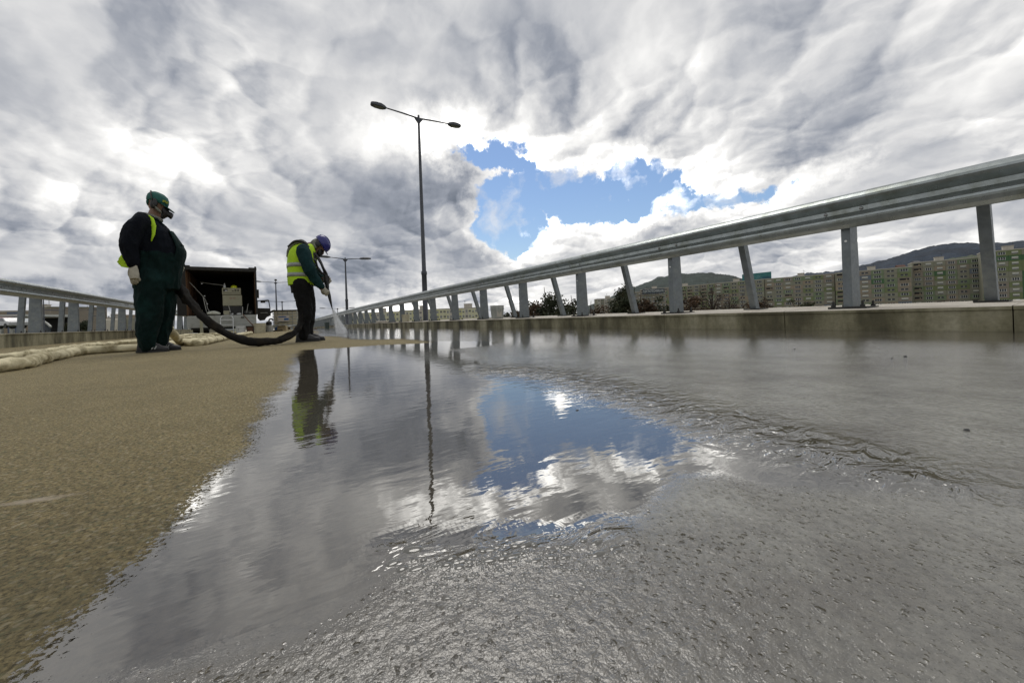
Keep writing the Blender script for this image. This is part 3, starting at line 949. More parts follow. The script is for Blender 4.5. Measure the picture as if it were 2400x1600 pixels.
block('small grey block with stepped dark roofs behind the spired bush', a, b_, -8, at(1435, 700, 330).z, 8, 9, ['greyg', 'lgrey', 'greyg'], [0, 3, 3, 1], seed=31, group=RG)
a = at(1478, 692, 300); b_ = at(1560, 676, 300)
bld = block('grey flats with a long white-lettered sign on the roof', a, b_, -8, at(1520, 684, 300).z, 8, 10, ['greyg', 'mauve', 'greyg'], MIX, seed=33, group=RG)

# roof signs
def text_obj(s_, size, ext=.05, matl=None, name='lettering'):
    c_ = bpy.data.curves.new('t', 'FONT'); c_.body = s_; c_.size = size; c_.extrude = ext; c_.align_x = 'CENTER'; c_.align_y = 'CENTER'; c_.resolution_u = 2
    o = bpy.data.objects.new('t', c_); COL.objects.link(o)
    me = bpy.data.meshes.new_from_object(o.evaluated_get(bpy.context.evaluated_depsgraph_get())); bpy.data.objects.remove(o)
    me.materials.clear(); me.materials.append(matl); me.name = name
    me.transform(Matrix.Rotation(R(90), 4, 'X'))
    return me


M['teal'] = mat('teal_sign', (.03, .16, .16), .6, 0, .15, .2)
M['teal2'] = mat('teal_sign_dark', (.02, .09, .12), .6, 0, .15, .2)
M['sign_dark'] = mat('sign_dark', (.03, .045, .06), .6)
M['sign_white'] = mat('sign_white', (.6, .62, .6), .6, 0, .05)
M['sign_pale'] = mat('sign_pale', (.10, .24, .25), .6, 0, .05)


def roof_sign(label, ax, ay, bx, by, d0, d1, hpx, mt, txt, tmat, tsize, tx=0.5):
    a = at(ax, ay, d0); b_ = at(bx, by, d1)
    d = b_ - a; L = Vector((d.x, d.y)).length; ang = math.atan2(d.y, d.x)
    root = thing('roof_sign', label, 'sign', a, ang)
    H = hpx * (d0 + d1) / 2 / FPX
    mb = MB(); mb.box((L / 2, 0, H / 2), (L, .5, H)); mb.build('sign_board', mt, root)
    mb = MB()
    for k in range(6): mb.box((L * (k + .5) / 6, .6, H * .3), (.15, .9, H * 1.0))
    mb.build('support', M['dark_iron'], root)
    me = text_obj(txt, tsize, .05, tmat)
    w0 = max(v_.co.x for v_ in me.vertices) - min(v_.co.x for v_ in me.vertices)
    sc = min(1, L * .92 / w0)
    o = link('lettering', me, root, (L * tx, -.30, H * .52)); o.scale = (sc, 1, 1)
    return root, L, H


dd = top_depth(1725, 660, zt)
roof_sign('dark roof sign with white capital letters on the grey flats by the bushes', 1505, 688, 1552, 683, 298, 288, 11, M['sign_dark'], 'TELENOR OTTHON', M['sign_white'], 2.6) if False else None
roof_sign('long dark roof sign with white capitals reading ELEKTROTECHNIKA.HU', 1506, 689, 1558, 684, 296, 290, 11, M['sign_dark'], 'ELEKTROTECHNIKA.HU', M['sign_white'], 2.9)
r_, L_, H_ = roof_sign('teal billboard with faint pale BANK lettering on the flats roof', 1740, 663, 1808, 657, top_depth(1740, 662, zt + .8), top_depth(1808, 656, zt + .8), 20, M['teal'], 'BANK', M['sign_pale'], 4.6, .42)
mb = MB(); mb.add([(L_ * .35, -.27, .05), (L_ * .98, -.27, .05), (L_ * .98, -.27, H_ * .5), (L_ * .75, -.27, H_ * .55), (L_ * .35, -.29, .05), (L_ * .98, -.29, .05), (L_ * .98, -.29, H_ * .5), (L_ * .75, -.29, H_ * .55)], [(0, 1, 2, 3), (7, 6, 5, 4), (0, 4, 5, 1), (1, 5, 6, 2), (2, 6, 7, 3), (3, 7, 4, 0)])
mb.build('sign_stripe', M['teal2'], r_)
# pale strip roof building behind the taller flats
a = at(2190, 612, 250); b_ = at(2305, 598, 225)

# cream rows seen under the beam, centre
CG = 'cream apartment rows seen through the right guardrail'
wm = None
for k_, (xa, xb, ytl, ytr, dpt, lab, nb) in enumerate([(760, 838, 747, 742, 250, 'cream row of flats by the spray jet, low behind the railing', 11), (838, 935, 736, 730, 235, 'cream flats with yellow stripes behind the far posts', 13), (935, 1046, 728, 726, 225, 'cream flats behind the tall lamp post', 14), (1046, 1120, 725, 722, 215, 'cream flats with a yellow stripe left of the silver bucket', 10)]):
    a = at(xa, ytl, dpt); b_ = at(xb, ytr, dpt - 8)
    ztop = (a.z + b_.z) / 2
    st_ = 6
    def pat(i, j, rn, k_=k_): return 'yellow' if j % 7 == 4 else ('pgrey' if j % 5 == 1 else 'cream')
    block(lab, a, b_, ztop - 17, ztop, st_, nb, ['cream'], [0, 0, 3, 0, 1], seed=41 + k_, group=CG, pat=pat, shell='pan_cream')



def atr(px, py, depth):          # by distance from the camera instead of depth
    return CAM + ray(px, py).normalized() * depth * 1.55


# left background
LG = 'grey flats behind the left guardrail'
for k_, (xa, xb, ya, yb, dpt, lab, nb, sh_, pl) in enumerate([(118, 185, 730, 732, 120, 'tan flats with dark windows left of the round tree', 7, 'pan_tan', ['tan', 'tan', 'lgrey']), (190, 240, 737, 744, 130, 'low beige flats between two left guardrail posts', 6, 'pan_tan', ['tan', 'lgrey']),
                                                    (222, 262, 744, 747, 135, 'pinkish flats with balconies beside the white cabin', 5, 'pan_tan', ['tan', 'mauve', 'white']), (300, 335, 750, 752, 140, 'beige flats with balconies just left of the standing worker', 4, 'pan_tan', ['tan', 'white'])]):
    a = atr(xa, ya, dpt); b_ = atr(xb, yb, dpt + 14)
    block(lab, a, b_, -8, a.z, 6, nb, pl, [0, 3, 2, 3], seed=51 + k_, group=LG, shell=sh_)
a = atr(82, 724, 118); b_ = atr(119, 726, 112)
q = thing('blank_gable', 'blank grey-brown gable end of a block beside the thin pole', 'building', (a.x, a.y, -8), math.atan2((b_ - a).y, (b_ - a).x))
L_ = (b_ - a).length
mb = MB(); mb.box((L_ / 2, 6, (a.z + 8) / 2), (L_, 12, a.z + 8)); mb.build('wall', M['pan_mauve'], q)
mb = MB(); mb.box((L_ / 2, 6, a.z + 8.15), (L_ + .3, 12.3, .3)); mb.build('roof', M['pan_greyg'], q)
a = atr(273, 747, 120); b_ = atr(298, 748, 118)
q = thing('blank_gable', 'square grey gable end right of the white cabin', 'building', (a.x, a.y, -8), math.atan2((b_ - a).y, (b_ - a).x))
L_ = (b_ - a).length
mb = MB(); mb.box((L_ / 2, 6, (a.z + 8) / 2), (L_, 12, a.z + 8)); mb.build('wall', M['pan_greyg'], q)
mb = MB(); mb.box((L_ / 2, 3, a.z + 8.7), (L_ * .5, 4, 1.2)); mb.build('roof_hut', M['pan_tan'], q)
# canopy of a petrol station with parked cars under it
M['canopy_white'] = mat('canopy_fascia', (.45, .46, .42), .6, 0, .1)
M['blueroof'] = mat('blue_roof', (.09, .11, .16), .6, 0, .15)
a = atr(-60, 738, 60); b_ = atr(46, 744, 58)
q = thing('station_canopy', 'flat forecourt canopy with pale fascia and dark interior at the left edge', 'canopy', (a.x, a.y, -8), math.atan2((b_ - a).y, (b_ - a).x))
L_ = (b_ - a).length; hz = a.z + 8
mb = MB(); mb.box((L_ / 2, 5, hz - .2), (L_, 10, .35)); mb.build('fascia', M['canopy_white'], q)
for k in range(4):
    mb = MB(); mb.box((L_ * (k + .5) / 4, 1.2, (hz - .4) / 2), (.35, .35, hz - .4)); mb.build('column', M['canopy_white'], q)
mb = MB(); mb.box((L_ / 2, 9.6, (hz - .4) / 2), (L_ * .98, .3, hz - .45)); mb.build('back_wall', M['dark_void'], q)
a = atr(16, 731, 80); b_ = atr(50, 731, 80)
q = thing('shed', 'blue-grey flat-roofed shed above the forecourt canopy', 'building', (a.x, a.y, -8), math.atan2((b_ - a).y, (b_ - a).x))
mb = MB(); mb.box(((b_ - a).length / 2, 4, (a.z + 8) / 2), ((b_ - a).length, 8, a.z + 8)); mb.build('wall', M['blueroof'], q)
# dark curved ramp wall with pale coping
pts = [atr(80, 746, 62), atr(92, 749, 61), atr(104, 754, 60), atr(113, 760, 59.5), atr(119, 766, 59)]
q = thing('ramp_wall', 'dark curved ramp wall with pale coping behind the first left posts', 'wall', (0, 0, 0))
for a, b_ in zip(pts[:-1], pts[1:]):
    mb = MB(); mb.add([(a.x, a.y, -8), (b_.x, b_.y, -8), (b_.x, b_.y, b_.z - .18), (a.x, a.y, a.z - .18), (a.x - .4, a.y + .4, -8), (b_.x - .4, b_.y + .4, -8), (b_.x - .4, b_.y + .4, b_.z - .18), (a.x - .4, a.y + .4, a.z - .18)], [(0, 1, 2, 3), (7, 6, 5, 4), (0, 4, 5, 1), (1, 5, 6, 2), (2, 6, 7, 3), (3, 7, 4, 0)])
    mb.build('wall_panel', M['sign_dark'], q)
mb = MB(); mb.tube(pts, .16, 6); mb.build('coping', M['canopy_white'], q)
# white cabin just behind the left kerb
a = at(261, 777, 26)
q = thing('site_cabin', 'cream rounded plastic tank cabin standing behind the left guardrail', 'tank', (a.x, a.y, -.12), R(20))
M['cream_plastic'] = mat('cream_plastic', (.56, .52, .42), .5, 0, .08)
o = MB().box((0, 0, .72), (.70, .6, .88)).build('tank_body', M['cream_plastic'], q); smooth_edges(o, .07, 3)
o = MB().box((.04, 0, .22), (.5, .55, .10)).build('pallet', M['pan_tan'], q)


def car(label, px, py, d, col, rz):
    p = atr(px, py, d)
    q = thing('parked_car', label, 'car', (p.x, p.y, p.z), rz, 'cars at the forecourt')
    mb = MB()
    mb.prism([(-2.1, .35), (2.1, .35), (2.15, .8), (1.2, .95), (.6, 1.42), (-1.2, 1.45), (-1.9, .95), (-2.15, .85)], -.85, .85)
    o = mb.build('body', mat('car_paint', col, .3, .2, .05), q); smooth_edges(o, .06)
    mb = MB(); mb.prism([(1.0, .96), (.55, 1.36), (-1.1, 1.38), (-1.6, .96)], -.87, .87); mb.build('window', M['dark_glass'], q)
    for x in (-1.3, 1.3):
        for y in (-.8, .8):
            mb = MB(); mb.lathe([(.32, -.1), (.32, .1)], 12, (x, y, .32), Matrix.Rotation(R(90), 3, 'X')); mb.build('wheel', M['dark_iron'], q)


car('red car at the far left edge under the canopy', 2, 768, 57, (.35, .03, .03), R(-25))
car('white car parked under the canopy, left of the first post', 24, 769, 55, (.5, .5, .5), R(-50))
car('pale car partly hidden by the first left guardrail post', 42, 770, 56, (.42, .45, .45), R(-20))

# ------------------------------------------------------------------ trees and bushes
def leaf_mat(name, col, col2):
    M_ = bpy.data.materials.new(name); M_.use_nodes = True; t = M_.node_tree; b = t.nodes['Principled BSDF']; n = N(t)
    wp_ = t.nodes.new('ShaderNodeNewGeometry').outputs['Position']
    c_ = n.ramp(n.noise(wp_, .9, 5, .7), [(.3, tuple(q * .45 for q in col)), (.5, col), (.7, col2)])
    t.links.new(c_, b.inputs['Base Color']); b.inputs['Roughness'].default_value = .8
    return M_


M['leaf_red'] = leaf_mat('rusty_leaves', (.075, .045, .022), (.13, .07, .03))
M['leaf_green'] = leaf_mat('dark_leaves', (.035, .045, .018), (.075, .065, .03))
M['bark'] = mat('bark', (.06, .045, .035), .95, 0, .3)


def tree(label, px, py_top, wpx, depth, leafm, n_leaf, seed, shape='bush', name='tree', group=None, zb=-8, leaf=.16, hole=.35, crown_h=None):
    rn = random.Random(seed)
    top = at(px, py_top, depth)
    root = thing(name, label, 'tree' if name == 'tree' else 'bush', (top.x, top.y, zb), 0, group)
    H = top.z - zb; Wr = wpx * depth / FPX / 2
    ch = crown_h or min(H * .8, Wr * 2.1 + 1.5)
    mb = MB()
    mb.tube([(0, 0, 0), (rn.uniform(-.2, .2), 0, H * .4), (rn.uniform(-.3, .3), 0, H * .75), (0, 0, H * .97)], [.22, .16, .09, .02], 7)
    tips = []
    nb = 46 if shape != 'bare' else 60
    for k in range(nb):
        h0 = H - ch * rn.uniform(.25, .98) if shape != 'bare' else H * rn.uniform(.45, .85)
        a = rn.uniform(0, 6.28); f = (h0 - (H - ch)) / ch
        reach = Wr * (1.05 - abs(f - .35) * .9) * rn.uniform(.6, 1.05)
        if shape == 'spire': reach = Wr * (1 - f) ** .8 * rn.uniform(.6, 1.05)
        e = Vector((math.cos(a) * reach, math.sin(a) * reach, h0 + rn.uniform(.1, .5) * ch * .35))
        e.z = min(e.z, H)
        s0 = Vector((0, 0, h0 - rn.uniform(.05, .2) * ch))
        m1 = s0.lerp(e, .5) + Vector((rn.uniform(-.2, .2), rn.uniform(-.2, .2), .15))
        mb.tube([s0, m1, e], [.05, .03, .008], 4, False)
        tips.append((s0, m1, e))
        if shape == 'bare':
            for _ in range(4):
                e2 = e + Vector((rn.uniform(-.5, .5), rn.uniform(-.5, .5), rn.uniform(.1, .7)))
                mb.tube([m1.lerp(e, .6), e2], [.016, .005], 3, False)
    mb.build('trunk', M['bark'], root)
    lv = MB()
    nc = 34
    cl = [(lambda q: q[0].lerp(q[2], rn.uniform(.45, 1.05)))(rn.choice(tips)) for _ in range(nc * 2)]
    for k in range(n_leaf):
        c_ = rn.choice(cl)
        rr = Wr * hole * (rn.random() ** .6)
        th, ph = rn.uniform(0, 6.28), rn.uniform(-1, 1)
        p = c_ + Vector((math.cos(th) * math.sqrt(1 - ph * ph), math.sin(th) * math.sqrt(1 - ph * ph), ph * .7)) * rr
        u = Vector((rn.uniform(-1, 1), rn.uniform(-1, 1), rn.uniform(-1, 1))).normalized(); v_ = u.cross(Vector((rn.uniform(-1, 1), rn.uniform(-1, 1), rn.uniform(-1, 1)))).normalized()
        s_ = leaf * rn.uniform(.6, 1.3)
        lv.add([p - u * s_, p + v_ * s_ * .5, p + u * s_, p - v_ * s_ * .5], [(0, 1, 2, 3)])
    me = lv.mesh('crown', leafm, False)
    o = link('crown', me, root); o['kind'] = 'stuff'
    return root


TG = 'bushes and trees growing beyond the right kerb'
tree('dark bushy tree right of the first upright post past the bucket', 1275, 664, 128, 34, M['leaf_green'], 8320, 1, group=TG, leaf=.13)
tree('smaller dark tree touching the leaning brace beside it', 1338, 684, 74, 36, M['leaf_green'], 4160, 2, group=TG, leaf=.13)
tree('low reddish bush left of the dark bushy tree', 1232, 702, 81, 32, M['leaf_red'], 3840, 3, group=TG, leaf=.12, name='bush')
tree('rusty low hedge bush between posts, left of the spired bush', 1385, 698, 121, 38, M['leaf_red'], 5120, 4, group=TG, leaf=.13, name='bush')
tree('spired dark bush taller than its neighbours', 1462, 658, 83, 40, M['leaf_green'], 6720, 5, 'spire', group=TG, leaf=.15, hole=.42)
tree('brown bush right of the spired bush', 1500, 684, 74, 40, M['leaf_red'], 4480, 6, group=TG, leaf=.14, name='bush')
tree('olive bush beside the second upright post', 1535, 690, 67, 41, M['leaf_green'], 3840, 7, group=TG, leaf=.14, name='bush')
tree('rust-brown round bush right of the second upright post', 1606, 680, 89, 42, M['leaf_red'], 5760, 8, group=TG, leaf=.14, name='bush')
tree('nearly bare twiggy tree in front of the green flats', 1668, 666, 121, 44, M['leaf_red'], 416, 9, 'bare', group=TG, leaf=.10, hole=.6)
tree('second bare twiggy tree, just left of the leaning brace', 1708, 672, 81, 44, M['leaf_red'], 320, 10, 'bare', group=TG, leaf=.10, hole=.6)
tree('low reddish bush at the foot of the leaning brace', 1740, 696, 81, 44, M['leaf_red'], 2720, 11, group=TG, leaf=.13, name='bush')
tree('small rust bush right of the leaning brace', 1790, 690, 45, 45, M['leaf_red'], 1920, 12, group=TG, leaf=.13, name='bush')
tree('small dark bush in front of the blue-grey flats', 1870, 692, 62, 46, M['leaf_green'], 2400, 13, group=TG, leaf=.14, name='bush')
tree('dark green tree behind the silver bucket', 1200, 722, 60, 60, M['leaf_green'], 2200, 14, group=TG, leaf=.2)
tree('bluish distant tree left of the silver bucket', 1140, 732, 40, 80, M['leaf_green'], 1500, 15, group=TG, leaf=.25)
tree('round dark green tree between left guardrail posts', 193, 748, 28, 60, M['leaf_green'], 2600, 16, leaf=.22, hole=.5)
tree('dark tree partly hidden behind the second left post', 158, 752, 16, 58, M['leaf_green'], 1600, 17, leaf=.22, hole=.5)
tree('low dark hedge tree below the tan flats', 137, 766, 40, 56, M['leaf_green'], 1800, 18, leaf=.2, name='bush')
tree('green tree beside the cream row behind the spray jet', 812, 742, 34, 90, M['leaf_green'], 1400, 19, leaf=.3)

# ------------------------------------------------------------------ hoses on the deck
def cloth_mat(name, col, dark, sc=9, bump=.01, rough=.9):
    return mat(name, col, rough, 0, .18, sc, bump, sc * 2.2, dirt=dark, dscale=sc * .45, spec=.15)


M['hose_pale'] = cloth_mat('dirty_white_wrap', (.62, .56, .38), (.20, .165, .085), 11, .012)
M['hose_dark'] = cloth_mat('black_hose_wrap', (.010, .009, .008), (.028, .022, .015), 12, .008)


def resample(pts, step):
    pts = [Vector(p) for p in pts]
    # Catmull-Rom
    out = []
    P_ = [pts[0] * 2 - pts[1]] + pts + [pts[-1] * 2 - pts[-2]]
    for i in range(1, len(P_) - 2):
        a, b_, c_, d = P_[i - 1:i + 3]
        k = max(2, int((c_ - b_).length / step))
        for q in range(k):
            t = q / k
            out.append(.5 * ((2 * b_) + (-a + c_) * t + (2 * a - 5 * b_ + 4 * c_ - d) * t * t + (-a + 3 * b_ - 3 * c_ + d) * t ** 3))
    out.append(pts[-1]); return out


def hose(name, label, pts, rad, matl, seed, cat='hose', lump=.18, n=14, step=.03, flat=1.0, group=None):
    pts = resample(pts, step)
    rn = random.Random(seed)
    vs, fs = [], []
    prev = None
    ln = 0
    for i, p in enumerate(pts):
        t = (pts[min(i + 1, len(pts) - 1)] - pts[max(i - 1, 0)]).normalized()
        b_ = Vector((0, 0, 1)).cross(t).normalized() if abs(t.z) < .9 else (prev if prev else Vector((1, 0, 0)))
        prev = b_; a = t.cross(b_).normalized()
        if i: ln += (p - pts[i - 1]).length
        for k in range(n):
            th = 2 * math.pi * k / n
            # wrapped cloth: diagonal folds and pinches
            w1 = mnoise.noise(Vector((ln * 3 + seed, math.cos(th) * .8, math.sin(th) * .8)))
            w2 = mnoise.noise(Vector((ln * 11 + th * 1.3 + seed, math.cos(th) * 2, math.sin(th) * 2)))
            w3 = abs(mnoise.noise(Vector((ln * 22 - th * 1.0 + seed, math.cos(th), 3))))
            r_ = rad * (1 + lump * (w1 * 1.0 + w2 * .55 - w3 * .5))
            vs.append(p + b_ * math.cos(th) * r_ + a * math.sin(th) * r_ * flat)
    L = len(pts)
    fs = [(i * n + k, i * n + (k + 1) % n, (i + 1) * n + (k + 1) % n, (i + 1) * n + k) for i in range(L - 1) for k in range(n)] + [tuple(reversed(range(n))), tuple((L - 1) * n + k for k in range(n))]
    mb = MB(); mb.add(vs, fs)
    o = mb.build(name, matl, None, True)
    return tag(o, label, cat, group)


def gp(px, py, r): 
    q = ground(px, py + 4); q.z += r * .9; return q


HG = 'pale cloth-wrapped hoses on the deck'
hose('wrapped_hose', 'nearest fat pale cloth-wrapped hose, lumpy and creased, entering at the left edge', [gp(-260, 905, .05), gp(-90, 880, .05), gp(0, 868, .05), gp(60, 858, .05), gp(120, 842, .052), gp(190, 828, .05), gp(270, 822, .045), gp(340, 817, .045), gp(410, 806, .045), gp(460, 800, .045), gp(530, 791, .045)], .047, M['hose_pale'], 1, lump=.50, group=HG)
hose('wrapped_hose', 'thinner pale cloth-wrapped hose lying just behind the fat nearest one', [gp(-200, 850, .03), gp(0, 838, .03), gp(80, 828, .033), gp(170, 815, .04), gp(250, 806, .042), gp(330, 799, .042), gp(420, 793, .042), gp(500, 787, .042)], .036, M['hose_pale'], 2, lump=.42, group=HG)
hose('wrapped_hose', 'pale wrapped hose loop rising at the standing worker\'s heels', [at(392, 764, 4.6), at(405, 782, 4.7), gp(428, 806, .05), gp(465, 806, .05), gp(510, 797, .05), gp(560, 785, .05), gp(590, 779, .05)], .046, M['hose_pale'], 3, lump=.35, group=HG)
hose('wrapped_hose', 'pale wrapped hose stretch on top of the pile left of the truck wheels', [gp(400, 790, .05), gp(440, 786, .06), gp(500, 783, .05), gp(545, 781, .05)], .05, M['hose_pale'], 4, lump=.35, group=HG)
hA = at(396, 660, 4.5)
hose('dark_hose', 'thick black wrapped hose sagging from the standing worker to the spraying worker', [hA, at(414, 670, 4.5), at(440, 703, 4.4), at(470, 735, 4.35), at(505, 763, 4.35), at(545, 786, 4.4), at(585, 800, 4.5), at(620, 801, 4.6), at(655, 797, 4.75), at(690, 779, 5.0), at(708, 757, 5.25), at(712, 735, 5.3)], .043, M['hose_dark'], 5, lump=.85)

# ------------------------------------------------------------------ people
M['skin'] = mat('skin', (.30, .17, .11), .6, 0, .08)
M['skin_shade'] = mat('shaded_skin', (.20, .115, .075), .6, 0, .08)  # skin colour darkened throughout to stand in for backlit shade
M['over_green'] = cloth_mat('dark_green_overalls', (.0035, .0125, .0115), (.007, .027, .025), 9, .012)
M['navy'] = cloth_mat('navy_shirt', (.004, .0055, .009), (.008, .011, .018), 8, .008)
M['teal_shirt'] = cloth_mat('dark_teal_shirt', (.008, .028, .030), (.012, .040, .042), 9, .010)
M['black_trousers'] = cloth_mat('black_trousers', (.008, .008, .008), (.014, .013, .012), 9, .010)
M['hivis'] = mat('hi_vis_yellow', (.42, .66, .015), .75, 0, .10, 10, .004, 14)
M['reflective'] = mat('reflective_tape', (.30, .32, .30), .45, .2, .1)
M['glove'] = cloth_mat('dirty_work_glove', (.42, .40, .33), (.20, .18, .13), 30, .003)
M['rubber'] = mat('black_rubber', (.012, .012, .012), .5, 0, .2, 20)
M['shoe'] = mat('black_shoe', (.010, .010, .011), .55, 0, .2, 20)
M['cap_green'] = mat('green_cap', (.006, .085, .070), .7, 0, .15, 20)
M['cap_badge'] = mat('yellow_badge', (.30, .34, .04), .7)
M['helmet_blue'] = mat('blue_helmet', (.010, .012, .15), .35, 0, .08, coat=.2)
M['grey_mesh'] = mat('grey_padding', (.17, .17, .14), .9, 0, .3, 40, .003, 60)


def glove(parent, name, wrist, dirf, palmn, size, curl, matl=None, label=None):
    """hand: palm plus four unequal bent fingers and a thumb leaving the side of the palm"""
    d = Vector(dirf).normalized(); n_ = (Vector(palmn) - d * Vector(palmn).dot(d)).normalized(); s_ = d.cross(n_)
    W = Vector(wrist); k = size / .19
    mb = MB()
    P_ = lambda a, b_, c_: W + d * a * k + s_ * b_ * k + n_ * c_ * k
    mb.tube([P_(-.05, 0, 0), P_(-.01, 0, 0), P_(.03, .0, 0), P_(.07, 0, 0), P_(.10, 0, .0)], [.038 * k, .036 * k, .044 * k, .048 * k, .044 * k], 12, True, .62, up=n_)
    for i, (off, L, r_) in enumerate([(-.034, .068, .0125), (-.011, .078, .013), (.012, .072, .0125), (.034, .056, .011)]):
        a0 = .095; pts = [P_(a0 - .03, off * .9, 0)]
        ang = 0; x, z = a0, 0
        for seg_, f in enumerate((.45, .32, .28)):
            ang += curl * (1 + .15 * i) * (.7 if seg_ == 0 else 1)
            x += math.cos(ang) * L * f; z += math.sin(ang) * L * f
            pts.append(P_(x, off * 1.12, z))
        mb.limb(pts, [r_ * k, r_ * k, r_ * .95 * k, r_ * .85 * k], 8, 1, 3)
    mb.limb([P_(.015, -.028, .005), P_(.05, -.058, .02), P_(.075, -.062, .04), P_(.095, -.052, .052)], [.018 * k, .016 * k, .014 * k, .012 * k], 8, 1, 3)
    me = fuse(mb, .0045, 1)
    me.materials.append(matl or M['glove'])
    return link(name, me, parent)


def shoe(parent, x, y, yaw, L=.29, striped=False, h=.10):
    mb = MB()
    mb.loft([(-.085, 0, 0, .045, .038), (-.085, 0, .03, .05, .042), (-.07, 0, .10, .055, .046), (-.06, 0, .135, .05, .045)], 16)
    mb.limb([(-.09, 0, .035), (0, 0, .045), (.09, 0, .038), (L - .13, 0, .030)], [.046, .050, .050, .040], 12, .85)
    mb.limb([(-.06, 0, .09), (.03, 0, .075), (.10, 0, .05)], [.045, .046, .04], 12)
    me = fuse(mb, .008, 2)
    for v_ in me.vertices: v_.co.z = max(v_.co.z, .012)
    me.materials.append(M['shoe'])
    o = link('shoe', me, parent, (x, y, 0), (0, 0, yaw))
    s_ = MB(); s_.prism([(-.135, -.035), (-.10, -.05), (.08, -.052), (L - .11, -.035), (L - .085, 0), (L - .11, .035), (.08, .052), (-.10, .05), (-.135, .035)], 0.0, .022, 'z'); s_.build('sole', M['rubber'], o)
    if striped:
        for k in range(3):
            t = MB(); a = -.005 + k * .032
            t.add([(a, -.0545, .035), (a + .014, -.0545, .035), (a + .034, -.050, .072), (a + .020, -.050, .072), (a, -.049, .035), (a + .014, -.049, .035), (a + .034, -.044, .072), (a + .020, -.044, .072)], [(0, 1, 2, 3), (7, 6, 5, 4), (0, 4, 5, 1), (1, 5, 6, 2), (2, 6, 7, 3), (3, 7, 4, 0)])
            t.build('stripe', M['reflective'], o)
    return o


def head_mesh(mb, c, tilt, s_=1.0):
    """c: head centre, tilt: pitch of the face downwards; face looks to +x"""
    Mh = Matrix.Rotation(tilt, 3, 'Y')
    c = Vector(c)
    def q(x, y, z): return c + Mh @ Vector((x * s_, y * s_, z * s_))
    mb.ball(c + Mh @ Vector((-.015, 0, .025)) * s_, .095 * s_, 18, (1.08, .84, 1.12), Mh)
    mb.limb([q(.01, 0, -.02), q(.045, 0, -.085)], [.070 * s_, .042 * s_], 14)           # jaw
    mb.limb([q(.085, 0, .012), q(.112, 0, -.028)], [.012 * s_, .018 * s_], 8)            # nose
    mb.limb([q(.078, -.022, -.062), q(.082, 0, -.060), q(.078, .022, -.062)], [.010 * s_, .012 * s_, .010 * s_], 8)   # mouth
    for y in (-.034, .034):
        mb.ball(q(.074, y, .012), .014 * s_, 8)                                              # brow and eye
        mb.limb([q(-.01, y * 2.45, .015), q(-.012, y * 2.5, -.025)], [.018 * s_, .012 * s_], 8)  # ear
    return Mh


def shell(parent, name, sec, z0, z1, th0, th1, off, matl, nz=22, nt=40, thick=.006, shape=None, hem=0.01, seed=0):
    """cloth over a torso described by interpolated sections; th in degrees, 0=front, 90=left"""
    vs = []
    Z = [s_[2] for s_ in sec]
    def at_(z):
        return [np.interp(z, Z, [s_[i] for s_ in sec]) for i in (0, 1, 3, 4)]
    nt_ = nt
    for i in range(nz + 1):
        z = z0 + (z1 - z0) * i / nz
        ca, cb, ra, rb = at_(z)
        a0, a1 = (th0, th1) if shape is None else shape(z)
        for k in range(nt_ + 1):
            t = R(a0 + (a1 - a0) * k / nt_)
            wv = mnoise.noise(Vector((math.cos(t) * 2.2 + seed, math.sin(t) * 2.2, z * 5))) * .012
            c_, s_ = math.cos(t), math.sin(t); p = 2 / 2.4
            vs.append((ca + (ra + off + wv) * math.copysign(abs(c_) ** p, c_), cb + (rb + off + wv) * math.copysign(abs(s_) ** p, s_), z + hem * mnoise.noise(Vector((k * .3 + seed, 0, 0)))))
    n_ = nt_ + 1
    fs = [(i * n_ + k, i * n_ + k + 1, (i + 1) * n_ + k + 1, (i + 1) * n_ + k) for i in range(nz) for k in range(nt_)]
    mb = MB(); mb.add(vs, fs)
    o = mb.build(name, matl, parent, True)
    m_ = o.modifiers.new('thick', 'SOLIDIFY'); m_.thickness = thick; m_.offset = 1
    return o


# --- worker 1: stout man in overalls, standing in profile
g1_ = ground(366, 824)
HEAD1 = math.atan2(-g1_.x, g1_.y) - R(10)
w1_ = thing('person', 'stout worker in dark green overalls and green cap, standing with one gloved hand hanging', 'person', g1_, HEAD1)
SEC1 = [(-.00, 0, .70, .235, .20), (.0, 0, .80, .25, .215), (.0, 0, .90, .262, .225), (.005, 0, 1.0, .272, .232), (.008, 0, 1.10, .292, .238), (.003, 0, 1.16, .296, .238), (-.03, 0, 1.25, .270, .236), (-.06, 0, 1.34, .228, .228), (-.085, 0, 1.42, .182, .205), (-.085, 0, 1.475, .125, .150), (-.07, 0, 1.52, .075, .085)]
inner = [(a, b_, z, ra - .05, rb - .05) for a, b_, z, ra, rb in SEC1]
mb = MB()
mb.loft(inner)
for s_ in (-1, 1):
    fx = -.07 if s_ < 0 else .03
    mb.limb([(fx * .5, s_ * .11, .80), (fx + .01, s_ * .12, .45), (fx, s_ * .125, .08)], [.12, .09, .055], 16)
    mb.limb([(fx - .02, s_ * .125, .045), (fx + .12, s_ * .13, .035)], [.032, .024], 10)
mb.limb([(-.15, -.21, 1.40), (-.24, -.29, 1.13), (-.19, -.28, .93)], [.085, .07, .045], 14)
mb.limb([(-.10, .20, 1.40), (-.02, .28, 1.15), (.14, .25, 1.0)], [.085, .07, .045], 14)
mb.limb([(-.07, 0, 1.46), (-.04, 0, 1.56)], [.075, .068], 14)
head_mesh(mb, (-.005, 0, 1.645), R(14), 1.08)
me = fuse(mb, .011, 2); me.materials.append(M['skin_shade']); link('body', me, w1_)
